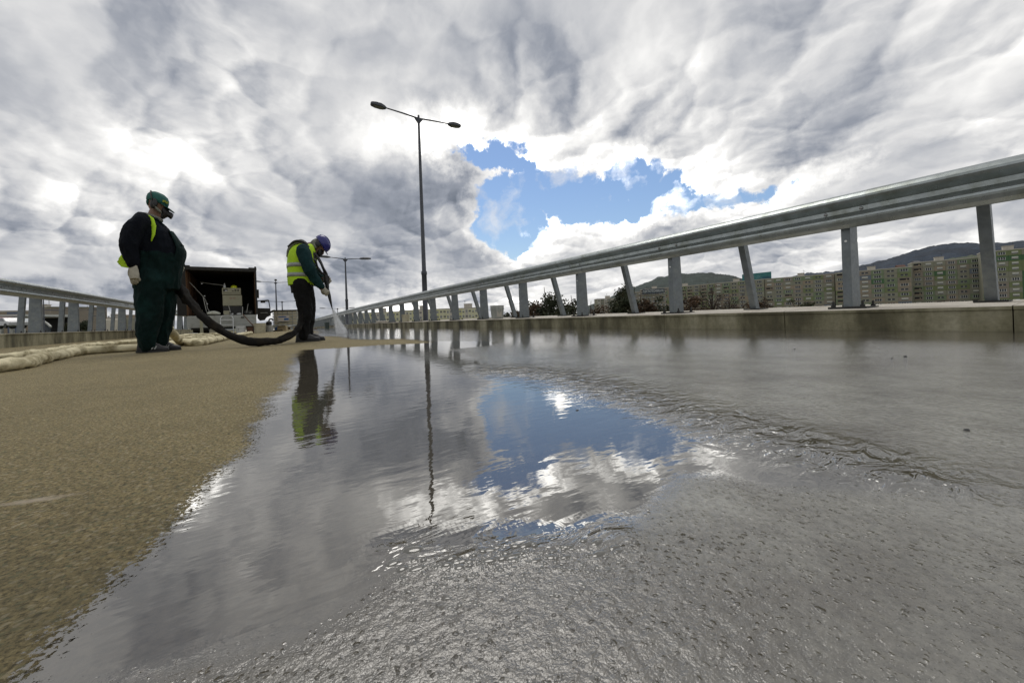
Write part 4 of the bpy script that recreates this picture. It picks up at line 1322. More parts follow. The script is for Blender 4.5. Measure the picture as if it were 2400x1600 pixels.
# shirt
mb = MB(); mb.loft([q for q in SEC1 if q[2] >= 1.0])
for pts, rr in (([(-.14, -.20, 1.405), (-.22, -.27, 1.28), (-.245, -.30, 1.12), (-.20, -.285, .96)], [.110, .106, .098, .072]),
                ([(-.10, .19, 1.40), (-.06, .27, 1.27), (-.02, .29, 1.13), (.13, .25, .99)], [.110, .105, .095, .07])):
    mb.limb(pts, rr, 18)
me = fuse(mb, .012, 2, .028, 7, 3); me.materials.append(M['navy']); link('shirt', me, w1_)
# overalls: legs, seat and belly
mb = MB(); mb.loft([(a, b_, z, ra + .020, rb + .020) for a, b_, z, ra, rb in SEC1 if z <= 1.12])
for s_ in (-1, 1):
    f0 = -.045 if s_ < 0 else .045
    mb.limb([(f0 * .8, s_ * .115, .80), (f0 - .01, s_ * .125, .60), (f0 - .005, s_ * .13, .40), (f0 - .03, s_ * .13, .20), (f0 - .03, s_ * .13, .10)], [.185, .170, .146, .122, .104], 20)
me = fuse(mb, .011, 2, .032, 7, 11); me.materials.append(M['over_green']); link('overalls', me, w1_)
shell(w1_, 'bib', SEC1, 1.02, 1.36, -46, 46, .016, M['over_green'], 16, 26, .008, lambda z: (-52 + (z - 1.0) * 60, 52 - (z - 1.0) * 60))
for s_ in (-1, 1):
    mb = MB(); mb.tube([(.115, s_ * .10, 1.345), (.06, s_ * .13, 1.44), (-.06, s_ * .13, 1.495), (-.18, s_ * .11, 1.46), (-.262, s_ * .07, 1.36)], .019, 8, True, .35); mb.build('shoulder_strap', M['over_green'], w1_, True)
mb = MB(); mb.box((.285, -.02, 1.17), (.02, .16, .12)); o = mb.build('bib_pocket', M['over_green'], w1_); smooth_edges(o, .01)
# open yellow vest: strap edge in front of the shoulder, tail behind
def vest_open(z):
    t = (z - .98) / .52
    a = 262 - 2 * 0 if t < 0 else np.interp(t, [0, .25, .5, .75, .92, 1], [205, 215, 232, 244, 255, 262])
    return (360 - a, a)
SECV = [(a - .01, b_, z, ra + (.02 if z < 1.3 else .012), rb + .01) for a, b_, z, ra, rb in SEC1]
SECV = [(a - (.09 if z < 1.05 else .0), b_, z, ra, rb) for a, b_, z, ra, rb in SECV]
v1_ = shell(w1_, 'safety_vest', SECV, .955, 1.495, 90, 270, .012, M['hivis'], 26, 44, .006, vest_open, .03, 5)
mb = MB()
mb.tube([(-.085, -.165, 1.475), (-.035, -.195, 1.44), (.0, -.225, 1.37), (.0, -.243, 1.28), (-.02, -.252, 1.20)], [.034, .036, .030, .022, .006], 8, True, .28, up=(0, 1, 0))
mb.build('vest_edge', M['hivis'], v1_, True)
mb = MB(); mb.add([(-.26, -.20, 1.08), (-.35, -.20, 1.0), (-.385, -.19, .965), (-.34, -.19, .915), (-.24, -.22, .90), (-.16, -.24, .885), (-.20, -.22, 1.05),
                   (-.26, -.19, 1.08), (-.35, -.19, 1.0), (-.385, -.18, .965), (-.34, -.18, .915), (-.24, -.21, .90), (-.16, -.23, .885), (-.20, -.21, 1.05)],
                  [(0, 1, 2, 3, 4, 5, 6), (13, 12, 11, 10, 9, 8, 7)] + [(i, i + 7, (i + 1) % 7 + 7, (i + 1) % 7) for i in range(7)])
mb.build('vest_tail', M['hivis'], v1_)
glove(w1_, 'glove', (-.195, -.285, .915), (.12, .02, -1), (.35, .93, 0), .245, .55)
glove(w1_, 'glove', (.16, .245, .985), (.9, -.35, -.35), (.2, -.9, -.3), .20, .75)
shoe(w1_, -.05, -.125, R(2), .31, True)
shoe(w1_, .05, .13, R(-6), .31, True)
# cap, ear muffs, mask
HC = Vector((-.005, 0, 1.645)); Mh = Matrix.Rotation(R(14), 3, 'Y')
mb = MB(); prof = [(.112, -.01), (.116, .02), (.112, .055), (.092, .088), (.055, .108), (.01, .114)]
mb.lathe(prof, 22, HC + Mh @ Vector((-.018, 0, .035)), Mh @ Matrix.Diagonal(Vector((1.12, .92, 1))))
o = mb.build('cap', M['cap_green'], w1_, True)
mb = MB(); pts = [(.07, -.10), (.13, -.098), (.185, -.07), (.215, -.03), (.222, 0), (.215, .03), (.185, .07), (.13, .098), (.07, .10)]
mb.prism(pts, -.004, .004, 'z')
mb.v = [tuple(HC + Mh @ (Matrix.Rotation(R(14), 3, 'Y') @ Vector(v_) + Vector((-.02, 0, .045)))) for v_ in mb.v]; mb.build('peak', M['cap_green'], o)
mb = MB(); mb.ball(HC + Mh @ Vector((-.11, 0, .0)), .045, 10, (.5, 1.6, .9)); mb.build('cap_back', M['cap_green'], o, True)
mb = MB()
for k in range(4):
    a0 = R(-52 + k * 9)
    mb.box(HC + Mh @ Vector((math.cos(a0) * .133 - .018, math.sin(a0) * .108, .062 + .006 * (k % 2))), (.016, .016, .022), Mh)
mb.build('cap_badge', M['cap_badge'], o)
em = MB()
for s_ in (-1, 1):
    em = MB(); em.lathe([(.03, -.018), (.044, -.012), (.046, .012), (.034, .024)], 14, HC + Mh @ Vector((-.025, s_ * .098, -.005)), Mh @ Matrix.Rotation(R(-90 * s_), 3, 'X') @ Matrix.Diagonal(Vector((.9, 1.3, 1))))
    em.build('ear_muff', M['rubber'], w1_, True)
mb = MB(); mb.tube([HC + Mh @ Vector((-.045 - .07 * math.sin(R(a)), math.cos(R(a)) * .118, .02 + .115 * math.sin(R(a)))) for a in range(0, 181, 15)], .008, 6); mb.build('muff_band', M['rubber'], w1_, True)
mb = MB(); mb.limb([HC + Mh @ Vector((.055, 0, .0)), HC + Mh @ Vector((.095, 0, -.045)), HC + Mh @ Vector((.075, 0, -.085))], [.052, .056, .044], 14)
mb.limb([HC + Mh @ Vector((.10, 0, -.045)), HC + Mh @ Vector((.155, 0, -.052))], [.034, .036], 14)
me = fuse(mb, .006, 2); me.materials.append(M['rubber']); o = link('respirator', me, w1_)
mb = MB(); mb.lathe([(.034, 0), (.036, .008), (.036, .022), (.028, .026)], 16, HC + Mh @ Vector((.160, 0, -.056)), Mh @ Matrix.Rotation(R(100), 3, 'Y')); mb.build('filter', M['rubber'], o, True)
mb = MB(); mb.limb([HC + Mh @ Vector((-.02, -.088, -.03)), HC + Mh @ Vector((.05, -.078, -.062))], [.036, .03], 10, .5); mb.build('grey_hood_edge', M['grey_mesh'], w1_, True)
mb = MB(); mb.tube([HC + Vector((-.135 + .0 * 1, 0, -.10)) + Vector((math.cos(R(a)) * .0, 0, 0)) if False else Vector((-.065 + math.cos(R(a)) * .098, math.sin(R(a)) * .095, 1.505 + .02 * math.cos(R(a + 180)))) for a in range(0, 361, 20)], .024, 8); mb.build('collar', M['grey_mesh'], w1_, True)

w1_.scale = (.75, .88, 1)
w1_.rotation_euler = (0, R(2.2), HEAD1)

# --- worker 2: bent over the spray lance
g2_ = ground(719, 800)
HEAD2 = math.atan2(-g2_.x, g2_.y) - R(4)
w2_ = thing('person', 'worker in blue helmet and yellow vest bending forward, aiming a spray lance at the deck', 'person', g2_, HEAD2)
w2_.scale = (.90, 1, 1)
M2_ = Matrix.Translation(g2_) @ Matrix.Rotation(HEAD2, 4, 'Z') @ Matrix.Diagonal(Vector((.90, 1, 1, 1)))
SEC2 = [(-.045, 0, .70, .145, .165), (-.04, 0, .80, .160, .175), (-.04, 0, .90, .172, .178), (-.035, 0, 1.0, .178, .180), (-.025, 0, 1.10, .186, .188), (-.015, 0, 1.20, .188, .200), (-.005, 0, 1.28, .172, .200), (.01, 0, 1.34, .140, .170), (.03, 0, 1.385, .095, .11)]
mb = MB(); mb.loft([(a, b_, z, ra - .015, rb - .015) for a, b_, z, ra, rb in SEC2])
for s_ in (-1, 1):
    fx = -.01 if s_ < 0 else .02
    mb.limb([(-.03, s_ * .09, .78), (fx + .01, s_ * .10, .43), (fx - .02, s_ * .105, .08)], [.12, .085, .055], 16)
    mb.limb([(fx - .03, s_ * .105, .045), (fx + .10, s_ * .11, .035)], [.03, .022], 10)
mb.limb([(.01, -.19, 1.27), (.10, -.24, .98), (.24, -.14, .76)], [.07, .055, .038], 14)
mb.limb([(.02, .19, 1.27), (.16, .22, 1.02), (.29, .06, .88)], [.07, .055, .038], 14)
mb.limb([(.02, 0, 1.33), (.13, 0, 1.37), (.18, 0, 1.38)], [.075, .066, .06], 14)
head_mesh(mb, (.235, 0, 1.375), R(58), 1.0)
me = fuse(mb, .010, 2); me.materials.append(M['skin_shade']); link('body', me, w2_)
mb = MB()
mb.loft([q for q in SEC2 if q[2] <= .92])
for s_ in (-1, 1):
    fx = -.012 if s_ < 0 else .02
    mb.limb([(-.035, s_ * .085, .80), (fx + .0, s_ * .095, .60), (fx + .01, s_ * .10, .43), (fx - .012, s_ * .105, .20), (fx - .015, s_ * .105, .10)], [.145, .120, .105, .092, .088], 18)
me = fuse(mb, .011, 2, .030, 7, 21); me.materials.append(M['black_trousers']); link('trousers', me, w2_)
mb = MB(); mb.loft([q for q in SEC2 if q[2] >= .85])
mb.limb([(.015, -.185, 1.255), (.055, -.235, 1.12), (.105, -.25, .97), (.17, -.20, .86), (.235, -.15, .775)], [.108, .102, .088, .072, .052], 18)
mb.limb([(.02, .185, 1.26), (.09, .235, 1.13), (.16, .225, 1.02), (.275, .08, .89)], [.105, .095, .078, .05], 18)
me = fuse(mb, .011, 2, .026, 7, 31); me.materials.append(M['teal_shirt']); link('jacket', me, w2_)
def vest2(z):
    t = np.interp(z, [.78, 1.0, 1.2, 1.3, 1.4], [18, 18, 16, 22, 32])
    return (t, 360 - t)
v2_ = shell(w2_, 'safety_vest', SEC2, .80, 1.372, 0, 360, .016, M['hivis'], 30, 56, .006, vest2, .012, 9)
for z in (.94, 1.075):
    shell(v2_, 'reflective_band', SEC2, z - .027, z + .027, 0, 360, .024, M['reflective'], 2, 56, .003, lambda q, z=z: (20, 340), 0, 9)
shoe(w2_, -.01, -.105, R(2), .30, False)
shoe(w2_, .05, .11, R(-8), .30, False)
glove(w2_, 'glove', (.252, -.135, .755), (.62, .10, -.75), (.35, .95, .1), .185, .80)
glove(w2_, 'glove', (.285, .055, .885), (.55, -.55, -.45), (.1, -.9, .3), .185, .80)
# helmet and chin
AX = R(58); Mx = Matrix.Rotation(AX, 3, 'Y'); hc = Vector((.235, 0, 1.375)) + Mx @ Vector((-.01, 0, .035))
mb = MB(); mb.lathe([(.116, -.012), (.119, .01), (.117, .04), (.104, .078), (.078, .108), (.04, .124), (.005, .128)], 24, hc, Mx @ Matrix.Diagonal(Vector((1.12, .96, 1))))
o = mb.build('helmet', M['helmet_blue'], w2_, True)
mb = MB(); mb.prism([(.08, -.09), (.145, -.075), (.172, -.03), (.175, 0), (.172, .03), (.145, .075), (.08, .09)], -.010, -.002, 'z'); mb.v = [tuple(hc + Mx @ Vector(v_)) for v_ in mb.v]; mb.build('peak', M['helmet_blue'], o)
mb = MB()
for k in (-1, 0, 1):
    mb.tube([hc + Mx @ Vector((math.cos(R(a)) * .132, k * .035, math.sin(R(a)) * .130 - .001 * abs(k))) for a in range(25, 156, 13)], .006, 5)
mb.build('helmet_rib', M['helmet_blue'], o, True)
mb = MB(); mb.limb([Vector((.235, 0, 1.375)) + Mx @ Vector(q) for q in ((.045, 0, -.03), (.085, 0, -.065))], [.055, .05], 12); mb.build('dust_mask', M['rubber'], w2_, True)
mb = MB(); mb.limb([Vector((.235, 0, 1.375)) + Mx @ Vector(q) for q in ((-.075, -.03, -.01), (-.07, -.05, -.06), (-.02, -.075, -.07))], [.045, .05, .035], 12); mb.build('neck_cloth', M['grey_mesh'], w2_, True)
for s_ in (-1, 1):
    mb = MB(); mb.lathe([(.03, -.015), (.040, -.01), (.042, .012), (.03, .02)], 12, Vector((.235, s_ * .09, 1.375)) + Mx @ Vector((-.02, 0, -.01)), Matrix.Rotation(R(-90 * s_), 3, 'X')); mb.build('ear_muff', M['rubber'], w2_, True)

# spray lance with its feed hoses, held by the worker
ln_ = thing('spray_lance', 'black spray lance pointing down, held in the bending worker\'s gloves', 'spray gun', g2_, HEAD2)
ln_.scale = (.90, 1, 1)
mb = MB(); mb.tube([(.305, -.06, .96), (.315, -.06, .86), (.325, -.06, .76)], [.030, .036, .026], 12); mb.box((.335, -.06, .90), (.05, .04, .07)); mb.box((.28, -.06, .885), (.03, .03, .09)); o = mb.build('gun_body', M['rubber'], ln_)
mb = MB(); mb.tube([(.325, -.06, .76), (.345, -.06, .66), (.36, -.06, .58), (.385, -.06, .455)], [.022, .026, .020, .006], 12); mb.build('nozzle', M['rubber'], ln_, True)
mb = MB(); mb.tube([(.30, -.06, .83), (.27, -.03, .80), (.31, -.05, .77)], .008, 6); mb.build('trigger', M['dark_iron'], ln_)
def feed(label, pts, r_, seed):
    p = resample([Vector(q) for q in pts], .02)
    mb = MB(); mb.tube(p, r_, 10); o = mb.build('feed_hose', M['rubber'], ln_, True); return o
feed('', [(-.20, -.10, 1.33), (-.10, -.16, 1.40), (.02, -.17, 1.39), (.12, -.16, 1.27), (.17, -.14, 1.15), (.20, -.11, 1.04), (.26, -.08, .97), (.305, -.06, .955)], .016, 1)
feed('', [(.02, -.17, 1.40), (.12, -.16, 1.29), (.20, -.13, 1.18), (.27, -.10, 1.06), (.325, -.075, .96), (.325, -.06, .90)], .014, 2)
feed('', [(-.19, .05, 1.30), (-.12, .05, 1.41), (0, -.10, 1.42), (.12, -.12, 1.30), (.22, -.10, 1.17), (.28, -.07, 1.03), (.30, -.06, .95)], .020, 3)
# thick supply hose over the shoulder
hose('supply_hose', 'grey-green padded supply hose slung over the bending worker\'s shoulder', [M2_ @ Vector(q) for q in ((-.215, -.04, 1.20), (-.19, -.09, 1.30), (-.10, -.13, 1.385), (.02, -.14, 1.375), (.115, -.14, 1.27), (.165, -.14, 1.14))], .021, M['grey_mesh'], 8, lump=.15)

# water thrown by the lance: thousands of fine drops, plus mist
nz_ = M2_ @ Vector((.388, -.06, .45))
tgt = ground(802, 781)
mb = MB(); rn = random.Random(3)
dv = tgt - nz_; L_ = dv.length; dn = dv.normalized(); s1 = dn.cross(Vector((0, 0, 1))).normalized(); s2 = s1.cross(dn)
for k in range(5200):
    t = rn.random() ** .75
    rr = (.012 + .17 * t ** 1.1) * abs(rn.gauss(0, .55)); a = rn.uniform(0, 6.28)
    p = nz_ + dv * t + s1 * math.cos(a) * rr + s2 * math.sin(a) * rr
    if p.z < .006: p.z = .006
    q = rn.uniform(.0012, .0032)
    mb.add([p + Vector((q, 0, 0)), p + Vector((-q * .6, q, 0)), p + Vector((-q * .6, -q, 0)), p + Vector((0, 0, q * 3.2)), p - Vector((0, 0, q * 2.6))], [(0, 1, 3), (1, 2, 3), (2, 0, 3), (1, 0, 4), (2, 1, 4), (0, 2, 4)])
M_ = bpy.data.materials.new('spray_drops'); M_.use_nodes = True; b = M_.node_tree.nodes['Principled BSDF']
b.inputs['Base Color'].default_value = (.9, .92, .93, 1); b.inputs['Roughness'].default_value = .15; b.inputs['Transmission Weight'].default_value = .5; b.inputs['IOR'].default_value = 1.33; b.inputs['Alpha'].default_value = .8
o = link('water_spray', mb.mesh('water_spray', M_, False)); tag(o, 'misty jet of water falling from the lance nozzle onto the wet deck', 'spray', kind='stuff')
mb = MB(); mb.tube([nz_ + dv * t for t in (.0, .25, .5, .75, .97)], [.01, .035, .065, .10, .135], 20)
me = mb.mesh('spray_mist', bpy.data.materials.new('mist'))
M_ = me.materials[0]; M_.use_nodes = True; t = M_.node_tree; t.nodes.remove(t.nodes['Principled BSDF'])
vp = t.nodes.new('ShaderNodeVolumePrincipled'); vp.inputs['Color'].default_value = (.95, .96, .97, 1); vp.inputs['Density'].default_value = 1.2; vp.inputs['Anisotropy'].default_value = .3
t.links.new(vp.outputs[0], t.nodes['Material Output'].inputs['Volume'])
o = link('spray_mist', me); tag(o, 'pale mist hanging round the water jet from the lance', 'mist', kind='stuff')

# drops and blisters standing on the film at its near lip
rn = random.Random(5)
mb = MB(); mb.sm = True
def blister(p, r_, h_, a):
    n_ = 10; vs = []
    ca, sa = math.cos(a), math.sin(a); e = rn.uniform(1.0, 1.9)
    for rr, z in ((1, 0), (.93, .30), (.75, .62), (.48, .86), (.15, .99)):
        for k in range(n_):
            th = 2 * math.pi * k / n_
            x, y = math.cos(th) * rr * r_ * e, math.sin(th) * rr * r_
            vs.append((p[0] + x * ca - y * sa, p[1] + x * sa + y * ca, .0035 + h_ * z))
    mb.add(vs, [(i * n_ + k, i * n_ + (k + 1) % n_, (i + 1) * n_ + (k + 1) % n_, (i + 1) * n_ + k) for i in range(4) for k in range(n_)] + [tuple(4 * n_ + k for k in range(n_))])
for k in range(420):
    px = rn.gauss(1180, 190); py = 1300 + abs(rn.gauss(0, 50)) + (px - 1180) ** 2 * .0003 - (px - 1180) * .10
    if not 900 < px < 1650: continue
    p = ground(px, py); blister(p, rn.uniform(.0012, .0030), rn.uniform(.0005, .0013), rn.uniform(0, 3))
for k in range(46):
    px = rn.gauss(1190, 150); py = 1292 + rn.uniform(-6, 38) - (px - 1180) * .08
    p = ground(px, py); blister(p, rn.uniform(.0030, .0062), rn.uniform(.0012, .0022), rn.uniform(-.4, .4))
p = ground(968, 1294); blister(p, .009, .0024, -.5)
for k in range(420):
    px = rn.uniform(500, 2400); py = rn.uniform(1330, 1640)
    if px < 1200 and py < 1800 - px * .45: continue
    p = ground(px, py); blister(p, rn.uniform(.0005, .0016), rn.uniform(.0003, .0009), rn.uniform(0, 3))
M_ = bpy.data.materials.new('water_drop'); M_.use_nodes = True; b = M_.node_tree.nodes['Principled BSDF']
b.inputs['Base Color'].default_value = (.09, .085, .07, 1); b.inputs['Roughness'].default_value = .06; b.inputs['IOR'].default_value = 1.8
o = link('water_drops', mb.mesh('water_drops', M_, True)); tag(o, 'raised drops and blisters along the near lip of the puddle', 'drops', kind='stuff')
for i, (px, py, r_) in enumerate([(2266, 1013, .006), (1353, 965, .005), (548, 1160, .003), (2122, 838, .008), (1862, 820, .007), (2090, 842, .006)]):
    p = ground(px, py); q = MB(); q.ball((0, 0, r_ * .5), r_, 7, (1.2, .8, .7)); o = q.build('pebble', M['dark_iron']); o.location = p
    tag(o, ['dark pebble alone on the grey film at the far right', 'tiny dark chip on the blue reflection', 'tiny dark fleck near the left shoreline', 'dark pebble far out on the pale film, toward the right kerb', 'dark pebble on the pale film below the nearest upright post', 'small pebble left of the one toward the kerb'][i], 'pebble')

# ------------------------------------------------------------------ truck seen from behind
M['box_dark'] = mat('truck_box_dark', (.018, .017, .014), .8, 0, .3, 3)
M['box_wood'] = mat('plywood_wall', (.20, .105, .045), .8, 0, .5, 2, dirt=(.02, .012, .006), dscale=1.5)
M['truck_white'] = mat('truck_white', (.36, .37, .34), .55, 0, .12, 3, dirt=(.22, .22, .19), dscale=3)
M['cardboard'] = mat('cardboard', (.36, .29, .17), .85, 0, .12)
M['khaki'] = mat('khaki_case', (.30, .29, .20), .6, 0, .12)
M['yellow_hard'] = mat('yellow_plastic', (.55, .60, .02), .4, 0, .08)
M['white_plastic'] = mat('white_plastic', (.55, .56, .55), .5, 0, .1)
M['blue_plastic'] = mat('blue_plastic', (.04, .12, .30), .45, 0, .1)
M['grey_bucket'] = mat('grey_bucket', (.34, .34, .31), .5, 0, .15, 8, dirt=(.20, .20, .17), dscale=6)
M['beige_bucket'] = mat('beige_bucket', (.44, .41, .29), .55, 0, .15, 8, dirt=(.28, .25, .17), dscale=5)
M['bag'] = mat('white_bag', (.52, .53, .45), .85, 0, .2, 8, .01, 10)
M['rust'] = mat('rusty_metal', (.12, .06, .035), .85, 0, .4, 8)

D = 14.4
o0 = at(524, 784, D); TZ = o0.z
TY = 0.0                       # parallel with the road
root = thing('truck', 'small box truck seen from behind, rear open with a dark cluttered load space', 'truck', (o0.x, o0.y, zg(o0.y)), R(3))
W2 = 1.06; FL = .74; TOP = 2.52; LN = 4.2


def part(mb, name, m_, par=None, bev=None, sm=False):
    o = mb.build(name, m_, par or root, sm)
    if bev: smooth_edges(o, bev)
    return o


part(MB().box((-W2, LN / 2, (FL + TOP) / 2), (.05, LN, TOP - FL)), 'side_wall', M['box_wood'])
part(MB().box((W2, LN / 2, (FL + TOP) / 2), (.05, LN, TOP - FL)), 'side_wall', M['box_wood'])
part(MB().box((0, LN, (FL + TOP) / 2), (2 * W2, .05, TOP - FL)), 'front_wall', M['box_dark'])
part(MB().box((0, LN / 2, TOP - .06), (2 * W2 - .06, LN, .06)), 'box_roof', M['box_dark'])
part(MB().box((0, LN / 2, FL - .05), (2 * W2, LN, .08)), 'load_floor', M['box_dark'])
mb = MB(); mb.box((0, -.02, TOP - .05), (2 * W2 + .04, .08, .12)); mb.box((-W2 + .02, -.02, TOP), (.26, .1, .10)); mb.box((W2 - .08, -.02, TOP + .0), (.26, .1, .09)); part(mb, 'rear_header', M['box_dark'])
for s_ in (-1, 1):
    part(MB().box((s_ * W2 * 1.01, -.03, (FL + TOP) / 2 + .04), (.06, .07, TOP - FL + .10)), 'rear_frame', M['box_dark'])
for k in range(7):
    part(MB().box((-W2 + .035, .3 + k * .55, (FL + TOP) / 2), (.02, .06, TOP - FL - .1)), 'wall_rib', M['rust'])
# swung-open left door edge
part(MB().box((-W2 - .10, -.16, (FL + TOP) / 2 + .05), (.04, .34, TOP - FL + .12), Matrix.Rotation(R(-35), 3, 'Z')), 'rear_door', M['box_dark'])
part(MB().box((0, .0, .50), (2 * W2 - .02, .05, .44)), 'tailboard', M['truck_white'], None, .01)
for z in (.62, .50, .38): part(MB().box((0, -.028, z), (2 * W2 - .1, .012, .012)), 'tailboard_rib', M['truck_white'])
part(MB().box((0, LN / 2, .46), (.9, LN, .22)), 'chassis', M['dark_iron'])
part(MB().box((0, .15, .26), (1.9, .06, .10)), 'bumper', M['dark_iron'])
for y in (.9, LN + 1.0):
    for s_ in (-1, 1):
        mb = MB(); mb.lathe([(.22, -.11), (.30, -.10), (.30, .10), (.22, .11)], 20, (s_ * .84, y, .30), Matrix.Rotation(R(90), 3, 'Y'))
        wo = part(mb, 'wheel', M['rubber']); mb = MB(); mb.lathe([(.20, -.115), (.06, -.09), (.05, .09), (.20, .115)], 14, (s_ * .84, y, .30), Matrix.Rotation(R(90), 3, 'Y')); part(mb, 'rim', M['dark_iron'], wo)
mb = MB(); mb.prism([(LN + .15, .35), (LN + 1.9, .35), (LN + 1.95, 1.1), (LN + 1.5, 2.05), (LN + .15, 2.1)], -.98, .98, 'x'); part(mb, 'cab', M['truck_white'], None, .05)
# cab door standing open on the right
dr = MB(); z0, z1 = .52, 1.24
xo = W2 + .02
DY = LN * .12
mb = MB(); mb.prism([(xo + .02, .58), (xo + .10, .48), (xo + .26, .50), (xo + .34, .62), (xo + .48, .68), (xo + .47, .98), (xo + .02, 1.0)], DY - .03, DY + .03, 'y'); do = part(mb, 'cab_door', M['box_dark'])
mb = MB()
for a, b_ in (((xo + .03, 1.0), (xo + .03, 1.30)), ((xo + .03, 1.29), (xo + .42, 1.32)), ((xo + .42, 1.32), (xo + .46, .98))):
    mb.tube([(a[0], DY, a[1]), (b_[0], DY, b_[1])], .02, 6)
part(mb, 'window_frame', M['box_dark'], do)
mb = MB(); mb.box((xo + .22, DY - .05, 1.24), (.17, .05, .07)); part(mb, 'wing_mirror', M['box_dark'], do, .02)
part(MB().box((xo + .25, DY, .80), (.26, .07, .015)), 'door_handle', M['truck_white'], do)
part(MB().box((W2 + .07, .1, 1.55), (.07, .08, .34)), 'side_lamp', M['box_dark'])

TM = Matrix.Translation(root.location) @ Matrix.Rotation(R(3), 4, 'Z')


def on_truck(name, label, cat, loc, parts, rz=0.0):
    p = TM @ Vector(loc); r_ = thing(name, label, cat, p, R(3) + rz)
    for nm, mb, m_, bev in parts:
        o = mb.build(nm, m_, r_)
        if bev: smooth_edges(o, bev)
    return r_


# crate with slots and writing, on a khaki case, on a dark stand
on_truck('equipment_stand', 'dark metal stand holding the two khaki cases inside the truck', 'stand', (.30, .75, FL), [('frame', MB().box((0, 0, .18), (.62, .5, .36)), M['dark_iron'], .01)])
on_truck('equipment_case', 'larger plain khaki case with faint round marks, lower of the two in the truck', 'case', (.30, .72, FL + .36), [('case_body', MB().box((0, 0, .21), (.62, .5, .42)), M['khaki'], .015), ('mark', MB().lathe([(.05, 0), (.05, .004)], 14, (-.05, -.252, .30), Matrix.Rotation(R(90), 3, 'X')).lathe([(.05, 0), (.05, .004)], 14, (.06, -.252, .30), Matrix.Rotation(R(90), 3, 'X')), M['pan_tan'], None)])
slots = MB()
for i in range(2):
    for k in range(3):
        if (i, k) != (1, 0): slots.box((.04 + k * .085, -.253, .14 + i * .055), (.062, .006, .030))
slots.box((-.19, -.253, .17), (.14, .006, .10)); slots2 = MB().box((-.17, -.258, .155), (.08, .006, .035))
for k in range(14): slots.box((-.26 + k * .04, -.253, .055), (.022, .006, .022))
on_truck('generator_case', 'upper khaki machine case with dark vents and lettering, yellow helmet on top', 'case', (.28, .72, FL + .80), [('case_body', MB().box((0, 0, .13), (.60, .5, .27)), M['khaki'], .015), ('vent', slots, M['dark_void'], None), ('label_plate', slots2, M['white_plastic'], None)])
on_truck('hard_hat', 'bright yellow hard hat sitting on the upper khaki case', 'helmet', (.36, .62, FL + 1.067), [('shell', MB().lathe([(.11, 0), (.108, .04), (.09, .08), (.05, .11), (.01, .118)], 18), M['yellow_hard'], None), ('brim', MB().lathe([(.10, 0), (.135, .0), (.135, .008), (.10, .010)], 18), M['yellow_hard'], None)])
on_truck('bottle', 'white bottle standing left of the yellow hard hat', 'bottle', (.06, .60, FL + 1.067), [('bottle_body', MB().lathe([(.035, 0), (.04, .02), (.04, .09), (.014, .14), (.014, .17)], 12), M['white_plastic'], None), ('bottle_cap', MB().lathe([(.016, .17), (.016, .185)], 10), M['white_plastic'], None)])
on_truck('sack', 'crumpled pale sack at the left of the load floor', 'sack', (-.28, .15, FL), [('sack_body', MB().limb([(-.14, 0, .07), (.0, 0, .09), (.14, .02, .06)], [.07, .09, .065], 12, .9), M['bag'], None)])
on_truck('carton', 'small khaki carton between the sack and the broom head', 'box', (.12, .14, FL), [('carton_body', MB().box((0, 0, .075), (.20, .16, .15)), M['khaki'], .006), ('flap', MB().box((0, -.04, .155), (.19, .07, .006)), M['khaki'], None)])
on_truck('roll', 'white tape roll beside the khaki carton', 'roll', (.27, .10, FL), [('tape', MB().lathe([(.025, 0), (.05, 0), (.05, .06), (.025, .06)], 14, (0, 0, .0)), M['white_plastic'], None), ('core', MB().lathe([(.022, .002), (.022, .055)], 12), M['cardboard'], None)])
on_truck('rag', 'small white rag heap on the load floor', 'rag', (.50, .12, FL), [('rag_body', MB().ball((0, 0, .025), .07, 10, (1.2, .7, .55)), M['white_plastic'], None)])
on_truck('toolbox', 'dark toolbox with two pale knobs at the right of the load floor', 'toolbox', (.80, .14, FL), [('box_body', MB().box((0, 0, .07), (.26, .18, .14)), M['dark_iron'], .01), ('knob', MB().ball((-.08, -.10, .05), .022, 8), M['grey_bucket'], None), ('knob', MB().ball((.05, -.10, .05), .022, 8), M['grey_bucket'], None), ('carry_handle', MB().tube([(-.09, 0, .14), (-.07, 0, .19), (.07, 0, .19), (.09, 0, .14)], .009, 6), M['dark_iron'], None)])
for i, (a, b_, lab, hd) in enumerate([((.18, .2, FL + .36), (.24, -.02, FL + .06), 'short pale handle leaning over the load edge by the khaki case', .011), ((.62, .15, FL + .30), (.60, -.06, FL - .12), 'thin grey shovel handle in the middle of the load edge', .013), ((.80, .2, FL + .42), (.74, .0, FL + .05), 'thin pale stick beside the dark toolbox', .009)]):
    p = TM @ Vector(b_); q = thing('tool_handle', lab, 'tool', p, R(3)); v_ = Vector(a) - Vector(b_)
    mb = MB(); mb.tube([(0, 0, 0), tuple(v_)], hd, 7); mb.build('shaft', M['grey_bucket'], q); mb = MB(); mb.box(tuple(v_ * .02), (.09, .02, .05)); mb.build('blade', M['dark_iron'], q)
p = TM @ Vector((.62, -.12, FL)); q = thing('broom', 'long brown broom handle slanting from the load floor into the beige tub', 'broom', p, R(3))
mb = MB(); mb.tube([(0, .05, .0), (.36, -.35, -.52)], .016, 8); mb.build('handle', M['rust'], q); mb = MB(); mb.box((.40, -.38, -.58), (.20, .06, .05)); mb.build('brush', M['dark_iron'], q)
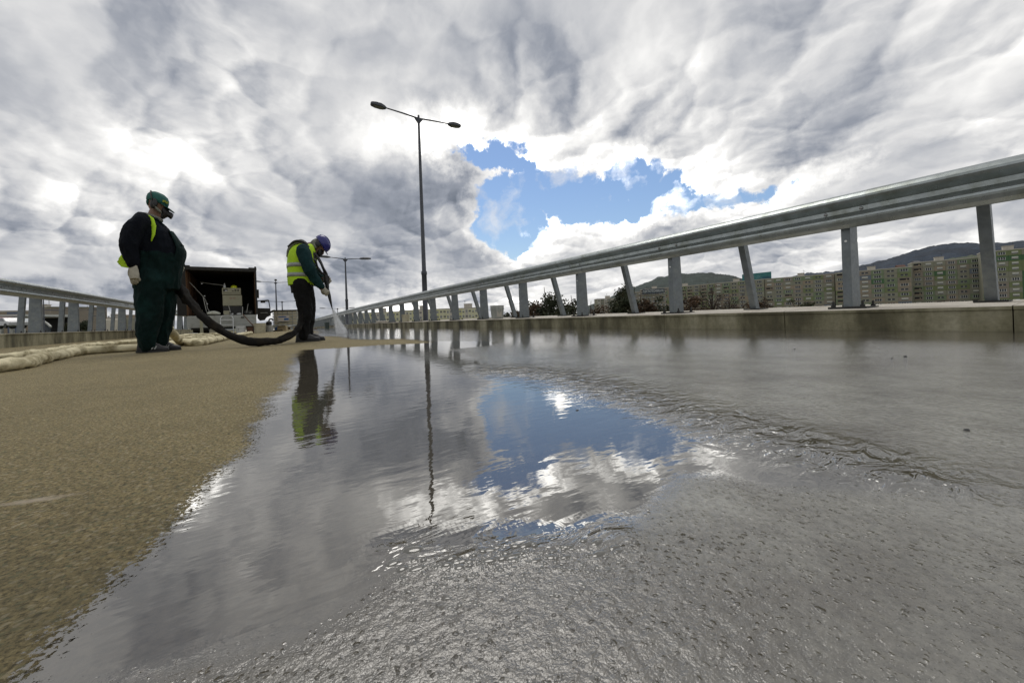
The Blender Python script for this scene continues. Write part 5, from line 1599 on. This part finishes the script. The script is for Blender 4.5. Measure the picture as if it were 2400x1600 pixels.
# white folding ladder leaning at the tail
p = TM @ Vector((.12, -.35, 0)); q = thing('step_ladder', 'small white tubular step ladder leaning against the tailboard', 'ladder', p, R(3))
mb = MB(); mb.tube(resample([(-.20, -.05, 0), (-.19, .10, .35), (-.185, .22, .62), (-.10, .25, .70), (.10, .25, .70), (.185, .22, .62), (.19, .10, .35), (.20, -.05, 0)], .05), .016, 8); mb.build('ladder_frame', M['white_plastic'], q, True)
for z in (.16, .36, .54): mb = MB(); mb.box((0, -.05 + z * .43, z), (.38, .06, .02)); mb.build('step', M['white_plastic'], q)
p = TM @ Vector((-.62, -.3, 0)); q = thing('bollard_board', 'narrow pale board leaning at the left of the tailboard', 'board', p, R(3)); mb = MB(); mb.box((0, 0, .46), (.09, .03, .92), Matrix.Rotation(R(3), 3, 'X')); mb.build('board_face', M['khaki'], q)


def bucket(label, pos, r0, r1, h, m_, rz=0.0, lid=True, handle=True, cat='bucket', lab=None, group=None):
    q = thing('bucket', label, cat, pos, rz, group)
    mb = MB(); mb.lathe([(r0 * .96, 0), (r0, .01), (r1, h * .82), (r1, h), (r1 * .94, h), (r0 * .93, .02)], 24); mb.build('bucket_wall', m_, q, False)
    for z in (.70, .77, .985):
        mb = MB(); rr = r0 + (r1 - r0) * min(z / .82, 1)
        mb.lathe([(rr, h * z - .006), (rr + .012, h * z - .005), (rr + .012, h * z + .005), (rr, h * z + .006)], 24, caps=False); mb.build('rim_ring', m_, q)
    if handle:
        mb = MB(); mb.tube([(math.cos(R(a)) * (r1 + .014), 0, h * .72 - math.sin(R(a)) * h * .42) for a in range(0, 181, 15)], .0045, 6); mb.build('handle', M['bolt'], q).rotation_euler = (R(8), 0, R(60))
    if lab: mb = MB(); mb.box((0, -(r0 + .006), h * .36), (r0 * .8, .006, h * .4)); mb.build('label_patch', M['pan_lgrey'], q).rotation_euler = (0, 0, R(-30))
    return q


def kp(px, py, x, zt=.212):     # on top of the right ledge: the line of sight crosses x
    d = ray(px, py); t = x / d.x; y = d.y * t
    return Vector((x + cx(y), y, zt + zg(y)))


M['galv_bucket'] = mat('silver_bucket', (.36, .37, .34), .35, .65, .12, 8)
bucket('silver paint bucket with two rings on the right ledge between two posts', kp(1166, 748, 5.02), .155, .178, .345, M['galv_bucket'], R(20), lab=True)
bucket('beige bucket with overhanging lid on the ledge, left of the tall lamp post', kp(951, 756, 5.0), .15, .165, .33, M['beige_bucket'], group=None)
q = thing('rubble_heap', 'low heap of pale rags and stones on the ledge left of the beige bucket', 'debris', kp(898, 757, 5.0)); 
mb = MB()
for k in range(9): mb.ball((rnd.uniform(-.25, .25), rnd.uniform(-.35, .35), .05), rnd.uniform(.06, .1), 8, (1.3, 1.2, .6))
mb.build('rags', M['conc_top'], q, True)
q = thing('stone', 'pale crumpled lump on the ledge behind the last leaning brace', 'debris', kp(2375, 706, 5.75)); mb = MB()
for k in range(4): mb.ball((k * .035 - .05, rnd.uniform(-.03, .03), .012), .022, 8, (1.3, 1, .6))
mb.build('lump', M['white_plastic'], q, True)


def gnd(px, py): q = ground(px, py); q.z = zg(q.y); return q


bucket('white bucket with grey lid at the truck tail, right of the ladder', TM @ Vector((.54, -.45, 0)), .135, .155, .30, M['white_plastic'], handle=True)
bucket('short rusty can beside the big beige tub', TM @ Vector((.84, -.42, 0)), .11, .12, .24, M['rust'], handle=False)
bucket('big beige tub with dark rim at the right of the truck tail', TM @ Vector((1.14, -.5, 0)), .175, .20, .38, M['beige_bucket'], handle=False)
bucket('squat white tub under the left of the truck', TM @ Vector((-.86, -.35, 0)), .11, .12, .10, M['white_plastic'], handle=False)
bucket('dark green bin standing on the wet deck near the right kerb, beyond the spraying worker', kp(767, 776, 4.2, 0.0), .17, .22, .52, mat('green_bin', (.05, .07, .06), .6), handle=False)
# pump on a drum
p = at(631, 779, 17); q = thing('pump', 'dark pump with bent pipe standing on a grey drum right of the truck', 'pump', (p.x, p.y, zg(p.y)), R(10))
mb = MB(); mb.lathe([(.15, 0), (.155, .02), (.15, .14), (.158, .15), (.15, .16), (.15, .30)], 18); mb.build('drum', M['grey_bucket'], q); mb = MB(); mb.lathe([(.10, .30), (.12, .34), (.11, .44), (.05, .48)], 14); mb.build('motor', M['dark_iron'], q)
mb = MB(); mb.tube(resample([(.0, 0, .46), (.03, 0, .56), (.12, 0, .57), (.17, 0, .50)], .03), .03, 8); mb.build('pipe', M['dark_iron'], q)
bucket('small blue plastic can left of the caged tank', gnd(651, 783) if False else at(651, 779, 18.5), .12, .12, .26, M['blue_plastic'], handle=False, cat='can')
# caged tank on pallet
p = at(674, 781, 19.3); q = thing('caged_tank', 'caged white water tank on a pallet with a blue and white label', 'tank', (p.x, p.y, zg(p.y) + .02), -YAW + R(22))
mb = MB(); mb.box((0, 0, .62), (1.0, .9, .72)); smooth_edges(mb.build('tank_body', mat('tank_plastic', (.50, .46, .33), .5, 0, .1), q), .06, 3)
for z in (.28, .42, .56, .70, .84, .98):
    mb = MB(); h2 = .54
    mb.tube([(-h2, -.49, z), (h2, -.49, z), (h2, .49, z), (-h2, .49, z), (-h2, -.49, z)], .011, 5); mb.build('cage_bar', M['galv'], q)
for k in range(6):
    x = -.52 + k * .208
    mb = MB(); mb.tube([(x, -.50, .16), (x, -.50, .99)], .011, 5); mb.build('cage_bar', M['galv'], q)
for k in range(4):
    y = -.3 + k * .2
    for sx in (-.55, .55): mb = MB(); mb.tube([(sx, y, .16), (sx, y, .99)], .011, 5); mb.build('cage_bar', M['galv'], q)
for x in (-.4, 0, .4): mb = MB(); mb.box((x, 0, .08), (.14, 1.0, .12)); mb.build('pallet_block', M['cardboard'], q)
mb = MB(); mb.box((0, 0, .155), (1.1, 1.0, .025)); mb.build('pallet_deck', M['cardboard'], q)
lb = MB().box((-.08, -.515, .60), (.50, .008, .30)).build('label_sheet', M['pan_pgrey'], q)
mb = MB(); mb.box((.05, -.522, .56), (.20, .006, .10)); mb.box((-.12, -.522, .68), (.34, .006, .05)); mb.build('label_print', M['blue_plastic'], lb)
mb = MB(); mb.box((0, 0, 1.005), (1.12, 1.02, .03)); mb.limb([(-.5, -.3, 1.0), (-.66, -.4, .92), (-.70, -.42, .78)], [.05, .05, .02], 8); mb.build('cover_sheet', M['rubber'], q)
p = at(663, 782, 18.4); q = thing('carton', 'flattened tan carton leaning by the caged tank foot', 'box', (p.x, p.y, zg(p.y)), R(-20)); mb = MB(); mb.box((0, 0, .13), (.42, .3, .26), taper=.8); mb.build('carton_body', M['cardboard'], q); mb = MB(); mb.box((0, -.17, .28), (.4, .16, .01)); mb.build('flap', M['cardboard'], q)
q = thing('scrap_pile', 'dark low pile of planks and scrap along the far deck by the caged tank', 'debris', at(690, 779, 20)); mb = MB()
for k in range(8): mb.box((rnd.uniform(-.9, .9), rnd.uniform(-.3, .3), .04 + .03 * k % .12), (rnd.uniform(.5, 1.2), .12, .04), Matrix.Rotation(rnd.uniform(-.6, .6), 3, 'Z'))
o = mb.build('planks', M['rust'], q); o['kind'] = 'stuff'
hose('ground_hose', 'thin black hose lying on the far deck right of the truck', [Vector((v_.x, v_.y, zg(v_.y) + .03)) for v_ in (at(605, 783, 15), at(620, 781, 16.5), at(640, 780, 18), at(662, 780, 18))], .03, M['hose_dark'], 9, lump=.1, step=.1)

q = thing('cable', 'grey cables hanging along the left wall inside the truck', 'cable', TM @ Vector((0, 0, 0)), R(3))
for k, pts in enumerate(([(-.98, .5, 2.0), (-.80, .6, 1.75), (-.55, .7, 1.35), (-.48, .6, 1.0), (-.35, .5, .80)], [(-.7, .9, 2.05), (-.35, .8, 1.98), (.02, .8, 1.92), (.10, .75, 1.8)], [(-.6, .5, 1.5), (-.56, .45, 1.2), (-.50, .4, .85)])):
    mb = MB(); mb.tube(resample(pts, .08), .014, 6); mb.build('strand', M['grey_bucket'], q, True)
for x, z in ((-.55, 1.48), (-.62, 1.95), (-.48, 1.18)):
    mb = MB(); mb.ball((x, .45, z), .025, 8); mb.build('clip', M['white_plastic'], q)
